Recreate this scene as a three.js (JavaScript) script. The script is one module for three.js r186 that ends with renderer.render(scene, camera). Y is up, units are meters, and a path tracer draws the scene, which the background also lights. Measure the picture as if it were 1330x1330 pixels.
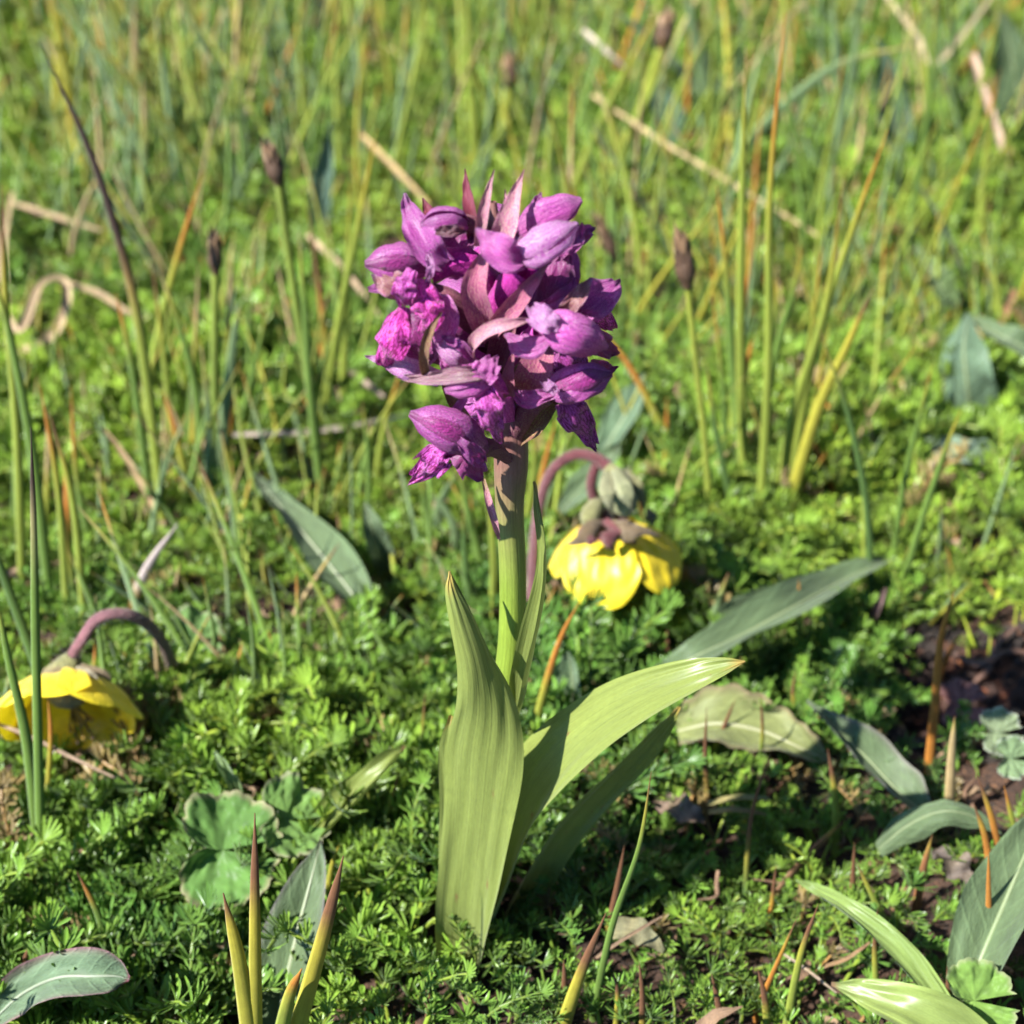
import * as THREE from 'three';
import { Sky } from 'three/addons/objects/Sky.js';
import { ImprovedNoise } from 'three/addons/math/ImprovedNoise.js';
import { mergeGeometries } from 'three/addons/utils/BufferGeometryUtils.js';

// ---------------------------------------------------------------- camera, sky, sun, exposure
const scene = new THREE.Scene();
const camera = new THREE.PerspectiveCamera(34, 1, 0.004, 200);
camera.position.set(0.007, 0.194, 0.183);
camera.rotation.set(THREE.MathUtils.degToRad(-32), 0, 0);
camera.focus = 0.212;
camera.userData.fStop = 25;
camera.updateMatrixWorld(true);
scene.add(camera);

const SUN = new THREE.Vector3(-0.58, 0.70, 0.42).normalize();
const sky = new Sky();
sky.name = 'sky';
sky.scale.setScalar(100);
sky.material.uniforms.sunPosition.value.copy(SUN);
sky.material.uniforms.turbidity.value = 6;
sky.material.uniforms.rayleigh.value = 0.7;
sky.material.uniforms.mieCoefficient.value = 0.004;
scene.add(sky);
scene.environmentIntensity = 0.1;
const sun = new THREE.DirectionalLight(new THREE.Color(1, 0.975, 0.93), 5);
sun.name = 'sun';
sun.position.copy(SUN).multiplyScalar(2);
sun.castShadow = true;
sun.shadow.camera.left = sun.shadow.camera.bottom = -0.6;
sun.shadow.camera.right = sun.shadow.camera.top = 0.6;
sun.shadow.mapSize.set(4096, 4096);
scene.add(sun, sun.target);
const renderer = new THREE.WebGLRenderer({ antialias: true });
renderer.toneMapping = THREE.LinearToneMapping;
renderer.toneMappingExposure = 3.05;
renderer.shadowMap.enabled = true;

// ---------------------------------------------------------------- helpers
const V = (x, y, z) => new THREE.Vector3(x, y, z);
const { clamp, lerp, smoothstep } = THREE.MathUtils;
function rng(seed) { let s = seed >>> 0; return () => { s = (s + 0x6d2b79f5) | 0; let t = Math.imul(s ^ (s >>> 15), 1 | s); t = (t + Math.imul(t ^ (t >>> 7), 61 | t)) ^ t; return ((t ^ (t >>> 14)) >>> 0) / 4294967296; }; }
const perlin = new ImprovedNoise();
const nz = (x, y, z = 0.37) => perlin.noise(x, y, z);
const fbm = (x, y, z = 0.37) => nz(x, y, z) + 0.5 * nz(x * 2.1, y * 2.1, z + 5.2) + 0.25 * nz(x * 4.3, y * 4.3, z + 9.7);

// the lie of the land: gentle hummocks, a scraped hollow at the right
const HOLLOW = { x: 0.099, z: -0.066 };
function landRaw(x, z) {
  const far = Math.hypot(x, z + 0.1);
  return 0.0045 * fbm(x * 17, z * 17) + 0.0016 * fbm(x * 70, z * 70, 3.1) + 0.012 * smoothstep(far, 0.3, 1.5) * fbm(x * 3, z * 3, 7.7) + 0.4 * smoothstep(far, 4, 30) * fbm(x * 0.15, z * 0.15, 1.9);
}
const land0 = landRaw(0, 0);
function hollow(x, z) { const d = Math.hypot((x - HOLLOW.x) / 0.026, (z - HOLLOW.z) / 0.019); return 1 - smoothstep(d, 0.5, 1.15); }
const land = (x, z) => landRaw(x, z) - land0 - 0.011 * hollow(x, z);
// how thick the mat of leaves is there: 0 = bare earth
function matCover(x, z) {
  const bare = smoothstep(x, 0.015, 0.05) * (1 - smoothstep(x, 0.1, 0.15)) * smoothstep(z, -0.085, -0.045) * 0.42;
  return clamp(1.04 + 0.8 * fbm(x * 22 + 3, z * 22, 2.2) - bare - 1.6 * hollow(x, z), 0, 1);
}

// points of the place found from points of the photograph (1330 pixels a side)
const TAN = Math.tan(THREE.MathUtils.degToRad(17)), FPX = 665 / TAN, EYE = camera.position.clone();
const AHEAD = V(0, 0, -1).applyEuler(camera.rotation);
const ray = (px, py) => V(((px - 665) / 665) * TAN, ((665 - py) / 665) * TAN, -1).applyEuler(camera.rotation);
const atZ = (px, py, z) => { const d = ray(px, py); return d.multiplyScalar((z - EYE.z) / d.z).add(EYE); };
function onGround(px, py, up = 0) {
  const d = ray(px, py); let a = 0.05, b = 3;
  for (let i = 0; i < 40; i++) { const m = (a + b) / 2, x = EYE.x + d.x * m, z = EYE.z + d.z * m; if (EYE.y + d.y * m > land(x, z) + up) a = m; else b = m; }
  return d.multiplyScalar(a).add(EYE);
}
const metre = (p) => p.clone().sub(EYE).dot(AHEAD) / FPX;            // metres per photo pixel at a point
const toEye = (p) => EYE.clone().sub(p).normalize();

const used = {};
function numbered(name) { const n = used[name] = (used[name] ?? -1) + 1; return n ? name + '_' + String(n).padStart(3, '0') : name; }
function tag(o, label, category, group, kind) {
  o.userData = { label, category };
  if (group) o.userData.group = group;
  if (kind) o.userData.kind = kind;
  return o;
}
function thing(name, label, category, at, group) {
  const g = new THREE.Group(); g.name = numbered(name); g.position.copy(at); scene.add(g);
  return tag(g, label, category, group);
}
function rootOf(o) { while (o.parent && o.parent !== scene) o = o.parent; return o; }
function part(parent, name, geo, mat, label) {
  const m = new THREE.Mesh(geo, mat); m.name = name; m.castShadow = m.receiveShadow = true;
  parent.add(m);
  const r = rootOf(parent).position; geo.translate(-r.x, -r.y, -r.z);
  if (label) m.userData = { label };
  return m;
}

// where leaves lie, so that the mat stays under them: [x, z, radius, height]
const CLEAR = [];
function keepClear(P, W) { for (let i = 0; i < P.length - 1; i++) for (let k = 0; k < 6; k++) { const p = P[i].clone().lerp(P[i + 1], k / 6), w = lerp(W[i], W[i + 1], k / 6); CLEAR.push([p.x, p.z + 0.0035, w + 0.0026, p.y]); } }

// Catmull-Rom through numbers
function along(a, t) {
  if (typeof a === 'number') return a;
  const n = a.length - 1, f = clamp(t, 0, 1) * n, i = Math.min(Math.floor(f), n - 1), u = f - i;
  const p0 = a[Math.max(i - 1, 0)], p1 = a[i], p2 = a[i + 1], p3 = a[Math.min(i + 2, n)];
  return 0.5 * (2 * p1 + (p2 - p0) * u + (2 * p0 - 5 * p1 + 4 * p2 - p3) * u * u + (3 * p1 - p0 - 3 * p2 + p3) * u * u * u);
}
const tint = (c, k) => [c[0] * k, c[1] * k, c[2] * k];
const blend = (a, b, t) => [lerp(a[0], b[0], t), lerp(a[1], b[1], t), lerp(a[2], b[2], t)];

function grid(nu, nv, f, close) {          // f(i, j) -> { p, c, uv }
  const pos = [], col = [], uv = [], idx = [];
  for (let i = 0; i <= nu; i++) for (let j = 0; j <= nv; j++) { const q = f(i / nu, j / nv); pos.push(q.p.x, q.p.y, q.p.z); col.push(...q.c); uv.push(j / nv, i / nu); }
  for (let i = 0; i < nu; i++) for (let j = 0; j < nv; j++) { const a = i * (nv + 1) + j, b = a + nv + 1; idx.push(a, b, a + 1, b, b + 1, a + 1); }
  const g = new THREE.BufferGeometry();
  g.setAttribute('position', new THREE.Float32BufferAttribute(pos, 3));
  g.setAttribute('color', new THREE.Float32BufferAttribute(col, 3));
  g.setAttribute('uv', new THREE.Float32BufferAttribute(uv, 2));
  g.setIndex(idx); g.computeVertexNormals();
  return g;
}
// a curved sheet along a spine: P points, W half-widths; cup > 0 lifts the margins towards the side that n faces
function ribbon(P, W, o) {
  const curve = new THREE.CatmullRomCurve3(P, false, 'catmullrom', 0.5), { nu = 26, nv = 8, cup = 0, fold = 0, wave = 0, waveN = 3, bump = 0, bumpN = 6, seed = 1, col, sag = 0 } = o;
  const teeth = o.teeth ?? 0, nTeeth = o.nTeeth ?? 9;
  return grid(nu, nv, (u, v) => {
    const p = curve.getPoint(u), t = curve.getPoint(Math.min(u + 0.01, 1)).sub(curve.getPoint(Math.max(u - 0.01, 0))).normalize();
    const n0 = typeof o.n === 'function' ? o.n(u, p) : o.n ?? toEye(p).add(V(0, 0.25, 0)).normalize();
    let s = t.clone().cross(n0).normalize(), n = s.clone().cross(t).normalize();
    if (o.twist) { const a = THREE.MathUtils.degToRad(along(o.twist, u)); s.applyAxisAngle(t, a); n.applyAxisAngle(t, a); }
    const x = v * 2 - 1, skew = 1 + (o.skew ?? 0) * x, w = Math.max(along(W, u), 0) * skew * (1 + teeth * Math.abs(x) * Math.sin(u * nTeeth * 6.28 + seed));
    const c = along(cup, u), k = c * 1.2, sx = Math.abs(k) > 0.05 ? Math.sin(x * k) / k : x, sy = Math.abs(k) > 0.05 ? (1 - Math.cos(x * k)) / k : 0;
    p.addScaledVector(s, w * sx);
    if (o.notch) p.addScaledVector(t, -0.0016 * o.notch * Math.pow(1 - Math.abs(x), 3) * smoothstep(u, 0.75, 1));
    let lift = w * (sy + along(fold, u) * Math.abs(x));
    lift += wave * w * Math.abs(x) * Math.sin(u * waveN * 6.28 + seed + (x > 0 ? 1.7 : 0));
    lift += bump * (0.25 + 0.75 * Math.abs(x)) * nz(u * bumpN + seed, x * bumpN * 0.6, seed * 1.7);
    p.addScaledVector(n, lift);
    return { p, c: typeof col === 'function' ? col(u, x) : tint(col, 1 + 0.16 * nz(u * 7 + seed, x * 3, seed)) };
  });
}
// a round tube along a spine, radii R
function tube(P, R, o) {
  const curve = new THREE.CatmullRomCurve3(P, false, 'catmullrom', 0.5), { nu = 24, nv = 8, col, seed = 1, ridge = 0, flat = 1 } = o, up = o.up ?? V(0.3, 0.1, 1).normalize();
  return grid(nu, nv, (u, v) => {
    const p = curve.getPoint(u), t = curve.getPoint(Math.min(u + 0.01, 1)).sub(curve.getPoint(Math.max(u - 0.01, 0))).normalize();
    const s = t.clone().cross(up).normalize(), n = s.clone().cross(t), a = v * Math.PI * 2 + (o.spin ?? 0) * u, r = Math.max(along(R, u), 0) * (1 + ridge * Math.cos(a * (o.ridges ?? 5)));
    p.addScaledVector(s, Math.cos(a) * r).addScaledVector(n, Math.sin(a) * r * flat);
    return { p, c: typeof col === 'function' ? col(u, a) : tint(col, 1 + 0.15 * nz(u * 8 + seed, Math.cos(a), Math.sin(a) + seed)) };
  });
}

// ---------------------------------------------------------------- textures
function texture(w, h, f, srgb = true) {
  const d = new Uint8Array(w * h * 4);
  for (let y = 0; y < h; y++) for (let x = 0; x < w; x++) { const c = f(x / w, y / h, x, y), i = (y * w + x) * 4; for (let k = 0; k < 3; k++) d[i + k] = clamp(Math.round((Array.isArray(c) ? c[k] : c) * 255), 0, 255); d[i + 3] = 255; }
  const t = new THREE.DataTexture(d, w, h); t.wrapS = t.wrapT = THREE.RepeatWrapping; t.magFilter = THREE.LinearFilter; t.minFilter = THREE.LinearFilter;
  if (srgb) t.colorSpace = THREE.SRGBColorSpace;
  t.needsUpdate = true; return t;
}
const tr = rng(77);
const speck = (a) => (tr() - 0.5) * a;
// long veins of an orchid leaf or a blade of grass
const veinAt = (x, n, k) => Math.pow(0.5 + 0.5 * Math.cos((x * n) * 6.283), k);
const T_vein = texture(512, 512, (x, y) => { const m = x + 0.012 * nz(y * 3, x * 5); return 0.92 + 0.04 * nz(x * 30, y * 4) + 0.05 * fbm(x * 70, y * 70) + speck(0.10) - 0.06 * veinAt(m, 9, 16) * (0.6 + 0.6 * nz(y * 5, x * 9)) - 0.03 * veinAt(m + 0.03, 27, 6); });
const T_veinBump = texture(512, 512, (x, y) => { const m = x + 0.012 * nz(y * 3, x * 5); return 0.6 - 0.35 * veinAt(m, 11, 5) + 0.12 * nz(x * 60, y * 60) + speck(0.08); }, false);
// a midrib with side veins for broad leaves
const sideVein = (x, y) => { const d = Math.abs(x - 0.5) * 2; return Math.pow(0.5 + 0.5 * Math.cos((y * 9 - d * 1.6 + 0.06 * nz(y * 6, x * 6)) * 6.283), 10) * smoothstep(d, 0.04, 0.2); };
const T_broad = texture(512, 512, (x, y) => { const d = Math.abs(x - 0.5) * 2, rib = 1 - smoothstep(d, 0.035, 0.085), c = 0.80 + 0.08 * fbm(x * 14, y * 14) + speck(0.08) + 0.05 * sideVein(x, y); return [lerp(c, 1.02, rib * 0.8), lerp(c, 0.98, rib * 0.8), lerp(c, 0.92, rib * 0.6)]; });
const T_broadBump = texture(512, 512, (x, y) => { const d = Math.abs(x - 0.5) * 2; return 0.55 - 0.3 * (1 - smoothstep(d, 0.02, 0.1)) - 0.22 * sideVein(x, y) + 0.18 * nz(x * 50, y * 50) + speck(0.12); }, false);
// petals: long fine veins and the sparkle of tiny cells
const petalTone = (x, y) => 0.5 + 0.5 * Math.cos((x * 9 + 0.5 * nz(x * 4, y * 5) + 0.8 * (x - 0.5) * y) * 6.283);
const T_petal = texture(512, 512, (x, y) => { const v = Math.pow(petalTone(x, y), 8), s = fbm(x * 38, y * 38, 4.2), w = smoothstep(s, 0.15, 0.75), c = 0.86 - 0.07 * v + 0.10 * s + speck(0.18) + 0.08 * w; return [c, c * (0.84 - 0.18 * v + 0.24 * s + 0.75 * w), c * 1.0]; });
const T_petalBump = texture(512, 512, (x, y) => 0.5 - 0.14 * Math.pow(petalTone(x, y), 5) + 0.25 * fbm(x * 40, y * 40, 4.2) + speck(0.2), false);
// the lip: dark loops and dots on pale lilac
const lipMark = (x, y) => { const r = Math.hypot((x - 0.5) * 1.4, y * 0.8), w = Math.abs(nz(x * 13, y * 13, 8.8)) ; return Math.max(smoothstep(0.17 - w, 0, 0.1) * 0.9, smoothstep(nz(x * 24, y * 20, 2.2), 0.12, 0.25)) * (0.55 + 0.45 * smoothstep(r, 0.1, 0.4)); };
const T_lip = texture(512, 512, (x, y) => { const m = lipMark(x, y), k = 1 + speck(0.12); return [lerp(0.86, 0.50, m) * k, lerp(0.50, 0.03, m) * k, lerp(0.82, 0.38, m) * k]; });
// blades: streaks
const T_cell = texture(256, 256, (x, y) => 0.93 + 0.04 * nz(x * 8, y * 30, 1.2) + 0.03 * fbm(x * 50, y * 50) + speck(0.05));
const T_blade = texture(128, 512, (x, y) => 0.9 + 0.10 * nz(x * 24, y * 3) + 0.06 * nz(x * 8, y * 40, 3.3) + speck(0.1));
const T_dry = texture(256, 512, (x, y) => 0.84 + 0.16 * nz(x * 26, y * 4) + 0.10 * fbm(x * 6, y * 30, 3.3) + speck(0.14));
const T_soil = texture(1024, 1024, (x, y) => {
  const a = fbm(x * 12, y * 12), b = fbm(x * 60, y * 60, 1.1), c = fbm(x * 150, y * 150, 2.1), k = 0.30 + 0.07 * a + 0.09 * b + 0.08 * c + speck(0.10);
  const straw = smoothstep(nz(x * 90, y * 30, 6.1) + 0.4 * c, 0.42, 0.6) * 0.25;
  return [k * 1.08 + straw, k * 0.80 + straw * 0.8, k * 0.62 + straw * 0.55];
});
T_soil.repeat.set(9, 9);
const T_soilBump = texture(512, 512, (x, y) => 0.5 + 0.3 * fbm(x * 20, y * 20) + 0.25 * fbm(x * 70, y * 70, 2.4) + speck(0.2), false);
T_soilBump.repeat.set(12, 12);

// ---------------------------------------------------------------- materials
const living = (o) => new THREE.MeshPhysicalMaterial({ vertexColors: true, side: THREE.DoubleSide, roughness: 0.92, transmission: 0.34, thickness: 0, specularIntensity: 0.5, clearcoat: 0.35, clearcoatRoughness: 0.38, ...o });
const M = {
  orchidLeaf: living({ name: 'orchid leaf', map: T_vein, bumpMap: T_veinBump, bumpScale: 0.00005, transmission: 0.3, clearcoat: 0.45, clearcoatRoughness: 0.33 }),
  orchidStem: new THREE.MeshPhysicalMaterial({ name: 'orchid stem', vertexColors: true, map: T_vein, bumpMap: T_veinBump, bumpScale: 0.00008, roughness: 0.55, clearcoat: 0.2, clearcoatRoughness: 0.4 }),
  petal: living({ name: 'petal', map: T_petal, bumpMap: T_petalBump, bumpScale: 0.0005, transmission: 0.4, clearcoat: 0.22, clearcoatRoughness: 0.4 }),
  lip: living({ name: 'spotted lip', map: T_lip, bumpMap: T_petalBump, bumpScale: 0.0002, transmission: 0.35, clearcoat: 0.25, clearcoatRoughness: 0.4 }),
  bract: living({ name: 'bract', map: T_petal, bumpMap: T_petalBump, bumpScale: 0.00015, transmission: 0.18, clearcoat: 0.2, clearcoatRoughness: 0.5 }),
  broad: living({ name: 'broad leaf', map: T_broad, bumpMap: T_broadBump, bumpScale: 0.0003, transmission: 0.22, clearcoat: 0.14, clearcoatRoughness: 0.45 }),
  blade: living({ name: 'grass blade', map: T_blade, transmission: 0.25, clearcoat: 0.16, clearcoatRoughness: 0.35 }),
  dry: new THREE.MeshPhysicalMaterial({ name: 'dry straw', vertexColors: true, side: THREE.DoubleSide, map: T_dry, bumpMap: T_dry, bumpScale: 0.0002, roughness: 0.7 }),
  yellow: living({ name: 'yellow petal', map: T_cell, bumpMap: T_petalBump, bumpScale: 0.00012, transmission: 0.34, clearcoat: 0.7, clearcoatRoughness: 0.4 }),
  hairy: new THREE.MeshPhysicalMaterial({ name: 'hairy bud', vertexColors: true, side: THREE.DoubleSide, map: T_dry, bumpMap: T_petalBump, bumpScale: 0.0005, roughness: 0.75, sheen: 0.6, sheenColor: new THREE.Color(0.6, 0.55, 0.45), sheenRoughness: 0.5 }),
  mat: living({ name: 'mat leaflets', color: 0xffffff, transmission: 0.3, clearcoat: 0.5, clearcoatRoughness: 0.27 }),
  soil: new THREE.MeshStandardMaterial({ name: 'earth', map: T_soil, bumpMap: T_soilBump, bumpScale: 0.0012, roughness: 0.95, vertexColors: true }),
  clod: new THREE.MeshStandardMaterial({ name: 'clods', map: T_soilBump, bumpMap: T_soilBump, bumpScale: 0.0006, roughness: 0.95, vertexColors: true }),
  dew: new THREE.MeshPhysicalMaterial({ name: 'dew', color: 0xffffff, roughness: 0.02, transmission: 1, thickness: 0.001, ior: 1.33 }),
};

// ---------------------------------------------------------------- the ground: one sheet to the horizon
{
  const warp = (t, fine, half) => { const a = Math.abs(t); return Math.sign(t) * (a < 0.72 ? (a / 0.72) * fine : fine + (half - fine) * Math.pow((a - 0.72) / 0.28, 4)); };
  const g = grid(420, 380, (u, v) => {
    const x = warp(v * 2 - 1, 0.34, 60), z = -0.24 + warp(u * 2 - 1, 0.36, 60);
    const rough = Math.hypot(x, z + 0.2) < 0.8 ? 0.0010 * fbm(x * 210, z * 210, 4.4) * (0.5 + 1.6 * hollow(x, z)) : 0;
    const red = hollow(x, z), green = smoothstep(Math.hypot(x, z + 0.2), 0.9, 2.5);
    const c = blend(blend([0.46, 0.40, 0.33], [1.7, 0.95, 0.62], red), [0.9, 1.5, 0.4], green);
    return { p: V(x, land(x, z) + rough, z), c: tint(c, 1 + 0.3 * fbm(x * 60, z * 60, 8.8)) };
  });
  const uv = g.attributes.uv, p = g.attributes.position;
  for (let i = 0; i < uv.count; i++) uv.setXY(i, p.getX(i), p.getZ(i));
  const m = new THREE.Mesh(g, M.soil); m.name = 'ground'; m.receiveShadow = m.castShadow = true;
  scene.add(m); tag(m, 'dark brown earth under the green mat of leaves', 'ground', null, 'structure');
}

const TIP = { orange: [0.52, 0.20, 0.025], brown: [0.20, 0.085, 0.035], straw: [0.50, 0.36, 0.16], dark: [0.06, 0.035, 0.025], yellow: [0.46, 0.36, 0.03] };
const GREEN = { mid: [0.15, 0.25, 0.035], yellow: [0.29, 0.35, 0.04], dark: [0.09, 0.17, 0.03], grey: [0.19, 0.28, 0.11], gold: [0.42, 0.38, 0.035] };
// a rush-like blade: slightly flattened tube that tapers to a coloured tip
function bladeGeo(P, w, body, tip, tipFrom, o = {}) {
  const s = o.seed ?? 1, edge = 0.16;
  const col = (u, a) => {
    const t = smoothstep(u, tipFrom - edge, tipFrom + edge * 0.4), b = tint(body, 0.95 + 0.2 * nz(u * 9 + s, Math.cos(a) * 0.6, s));
    const mid = smoothstep(u, tipFrom - 0.02, Math.min(1, tipFrom + 0.12));
    return blend(blend(b, o.via ?? blend(body, TIP.yellow, 0.7), t), tip, mid);
  };
  const W = o.taper ?? [0.8, 1, 0.97, 0.9, 0.72, 0.48, 0.06];
  return tube(P, W.map((k) => k * w), { nu: o.nu ?? 22, nv: o.nv ?? 7, flat: o.flat ?? 0.55, col, seed: s });
}

// ---------------------------------------------------------------- the orchid
const mm = 0.001;
// [px, py, dz mm, width px] rows -> points near the plane z0 and half-widths in metres
function traced(rows, z0 = 0) {
  const P = rows.map(([x, y, dz]) => atZ(x, y, z0 + dz * mm));
  return [P, rows.map((q, i) => (q[3] ?? 0) * 0.5 * metre(P[i]))];
}
const HUE = {
  leaf: [0.20, 0.245, 0.045], leafTip: [0.42, 0.29, 0.055],
  pink: [0.80, 0.15, 0.55], pale: [0.90, 0.48, 0.75], violet: [0.64, 0.09, 0.46], deep: [0.42, 0.022, 0.25], worn: [0.60, 0.30, 0.20],
  lip: [0.85, 0.42, 0.72], lipDark: [0.55, 0.24, 0.48], lipMagenta: [0.95, 0.26, 0.66],
  bract: [0.45, 0.18, 0.20], bractTan: [0.62, 0.40, 0.33], bractRed: [0.27, 0.055, 0.07], bractOlive: [0.27, 0.20, 0.065], bractBrown: [0.22, 0.085, 0.09],
};
const orchid = thing('purple_orchid', 'upright purple orchid with a dense flower spike and broad green leaves, in the middle', 'orchid', V(0, 0, 0));
let os = 1;
// mottled pigment: base colour, margins and tip of another colour
function mottled(base, margin, tipc, from = 0.8, k = 0.22) {
  const s = (os += 1.37);
  return (u, x) => {
    let c = blend(base, margin, Math.pow(Math.abs(x), 4) * (0.55 + 0.45 * nz(u * 9, x * 2, s)));
    if (tipc) c = blend(c, tipc, smoothstep(u + 0.06 * nz(x * 3, u * 4, s), from, 1));
    return tint(c, 1 + k * fbm(u * 5 + s, x * 1.6, s));
  };
}
// small brown specks and bites of the weather
function flecked(f, seed) {
  const r = rng(Math.floor(seed * 100)), spots = Array.from({ length: 4 }, () => [0.15 + 0.75 * r(), r() * 1.6 - 0.8, 0.005 + 0.006 * r() * r()]);
  return (u, x) => { let c = f(u, x); for (const [a, b, k] of spots) c = blend(c, [0.20, 0.10, 0.03], 1 - smoothstep(Math.hypot(u - a, (x - b) * 0.12), k * 0.5, k)); return c; };
}
function oLeaf(rows, o, label) {
  const [P, W] = traced(rows); os += 1;
  return part(orchid, 'leaf', ribbon(P, W, { nu: 130, nv: 36, seed: os, bump: 0.0005, bumpN: 6, col: flecked(mottled(HUE.leaf, tint(HUE.leaf, 1.18), HUE.leafTip, 0.86, 0.12), os), ...o }), M.orchidLeaf, label);
}
const LIT = V(-0.25, 0.55, 0.8).normalize();
// stem
{
  const [P, W] = traced([[606, 1232, -3, 48], [628, 1080, -3.5, 44], [646, 960, -3, 38], [663, 850, -2, 35], [666, 750, -1, 35], [662, 660, 0, 37], [664, 600, 0, 45], [663, 540, 0, 42], [656, 450, 0, 38], [648, 370, 0, 32], [642, 300, 0, 22], [641, 262, 0, 8]]);
  part(orchid, 'stem', tube(P, W, { nu: 110, nv: 20, ridge: 0.03, ridges: 7, spin: 0.5, col: (u, a) => {
    const v = fbm(u * 16, Math.cos(a) * 1.5, Math.sin(a) * 1.5), t = smoothstep(u + 0.02 * v, 0.33, 0.48), f = smoothstep(u + 0.02 * v, 0.40, 0.58);
    return tint(blend(blend([0.20, 0.28, 0.03], [0.22, 0.21, 0.065], t), [0.20, 0.09, 0.075], f), 1 + 0.18 * v);
  } }), M.orchidStem);
}
// leaves
oLeaf([[604, 1262, 3, 78], [606, 1200, 5, 84], [613, 1130, 6, 90], [621, 1060, 7, 98], [627, 990, 7.5, 108], [634, 925, 8, 92], [626, 866, 8, 72], [606, 804, 7, 50], [590, 765, 6, 24], [584, 742, 5, 3]],
  { cup: [1.3, 0.9, 0.4, 0.1, -0.3, -0.8, -1.1, -1.1, -0.9, -0.5], n: V(-0.12, 0.35, 1).normalize(), wave: 0.06, waveN: 1.3, twist: [-16, -16, -16, -14, -4, 20, 40, 46, 44, 38] }, 'tall upright leaf in front of the stem');
oLeaf([[600, 1235, 0, 60], [596, 1130, 1, 58], [588, 1040, 3, 36], [584, 975, 4, 30], [588, 930, 5, 10]], { nu: 40, nv: 10, cup: 0.6, n: V(-0.7, 0.2, 0.7).normalize(), twist: 10 }, 'outer left margin of the leaf base');
oLeaf([[618, 1240, -1, 66], [648, 1150, 0, 80], [676, 1060, 1, 92], [716, 995, 2, 100], [772, 943, 3, 92], [832, 907, 4, 76], [898, 879, 5, 50], [942, 865, 5, 24], [968, 859, 5, 3]],
  { cup: [1.6, 1.3, 0.9, 0.5, 0.35, 0.35, 0.4, 0.5, 0.5], n: V(-0.45, 0.72, 0.52).normalize(), wave: 0.12, waveN: 1.1, twist: [0, 0, -4, -10, -10, -4, 4, 10, 10] }, 'broad leaf arching to the right with a yellow tip');
oLeaf([[640, 1232, -5, 50], [680, 1160, -6, 60], [728, 1085, -7, 58], [785, 1022, -8, 52], [832, 976, -8, 44], [866, 938, -8, 26], [882, 918, -8, 4]],
  { cup: [1.4, 1.1, 0.7, 0.6, 0.6, 0.6, 0.5], n: V(0.30, -0.1, 0.9).normalize() }, 'lower leaf under the arching one');
oLeaf([[672, 935, -1, 22], [684, 880, 2, 44], [696, 820, 4, 42], [707, 760, 4.5, 30], [708, 710, 4, 22], [701, 662, 3, 15], [694, 625, 2, 3]],
  { nu: 44, nv: 16, cup: [1.5, 1.3, 1.2, 1.1, 1.1, 1.0, 0.6], n: V(-0.75, 0.15, 0.55).normalize(), fold: 0.15 }, 'slender upper leaf clasping the stem');

// flowers
let flower;
const FACE = V(-0.05, 0.45, 0.9).normalize();
function newFlower() { flower = new THREE.Group(); flower.name = 'flower'; orchid.add(flower); }
function sheet(parent, name, rows, base, o = {}, mat = M.petal) {
  const [P, W] = traced(rows); os += 1;
  return part(parent, name, ribbon(P, W, { nu: 28, nv: 12, seed: os, n: FACE, cup: 0.5, wave: 0.32, waveN: 2.5, bump: 0.0009, bumpN: 5, col: mottled(base, blend(base, HUE.pale, 0.6), o.tip, o.from, 0.25), ...o }), mat);
}
const sepal = (rows, base = HUE.pink, o) => sheet(flower, 'sepal', rows, base, o);
const petal = (rows, base = HUE.pink, o) => sheet(flower, 'petal', rows, base, o);
const lip = (rows, base = HUE.lip, o) => sheet(flower, 'lip', rows, base, { cup: -0.7, wave: 0.34, waveN: 3.2, bump: 0.0008, bumpN: 4, nu: 36, nv: 18, ...o }, M.lip);
function bract(rows, base = HUE.bract, o = {}) {
  const [P, W] = traced(rows); os += 1;
  return part(orchid, 'bract', ribbon(P, W, { nu: 32, nv: 12, seed: os, n: FACE, cup: 1.0, bump: 0.0003, wave: 0.05, col: mottled(base, tint(base, 1.15), o.tip, 0.7, 0.16), ...o }), M.bract);
}
function stalkPart(rows, base, name = 'ovary') { const [P, W] = traced(rows); os += 1; return part(flower, name, tube(P, W, { nu: 22, nv: 10, ridge: 0.10, ridges: 5, spin: 2, seed: os, col: (u, a) => tint(base, 1 + 0.2 * fbm(u * 6 + os, Math.cos(a), Math.sin(a))) }), M.bract); }
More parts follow.
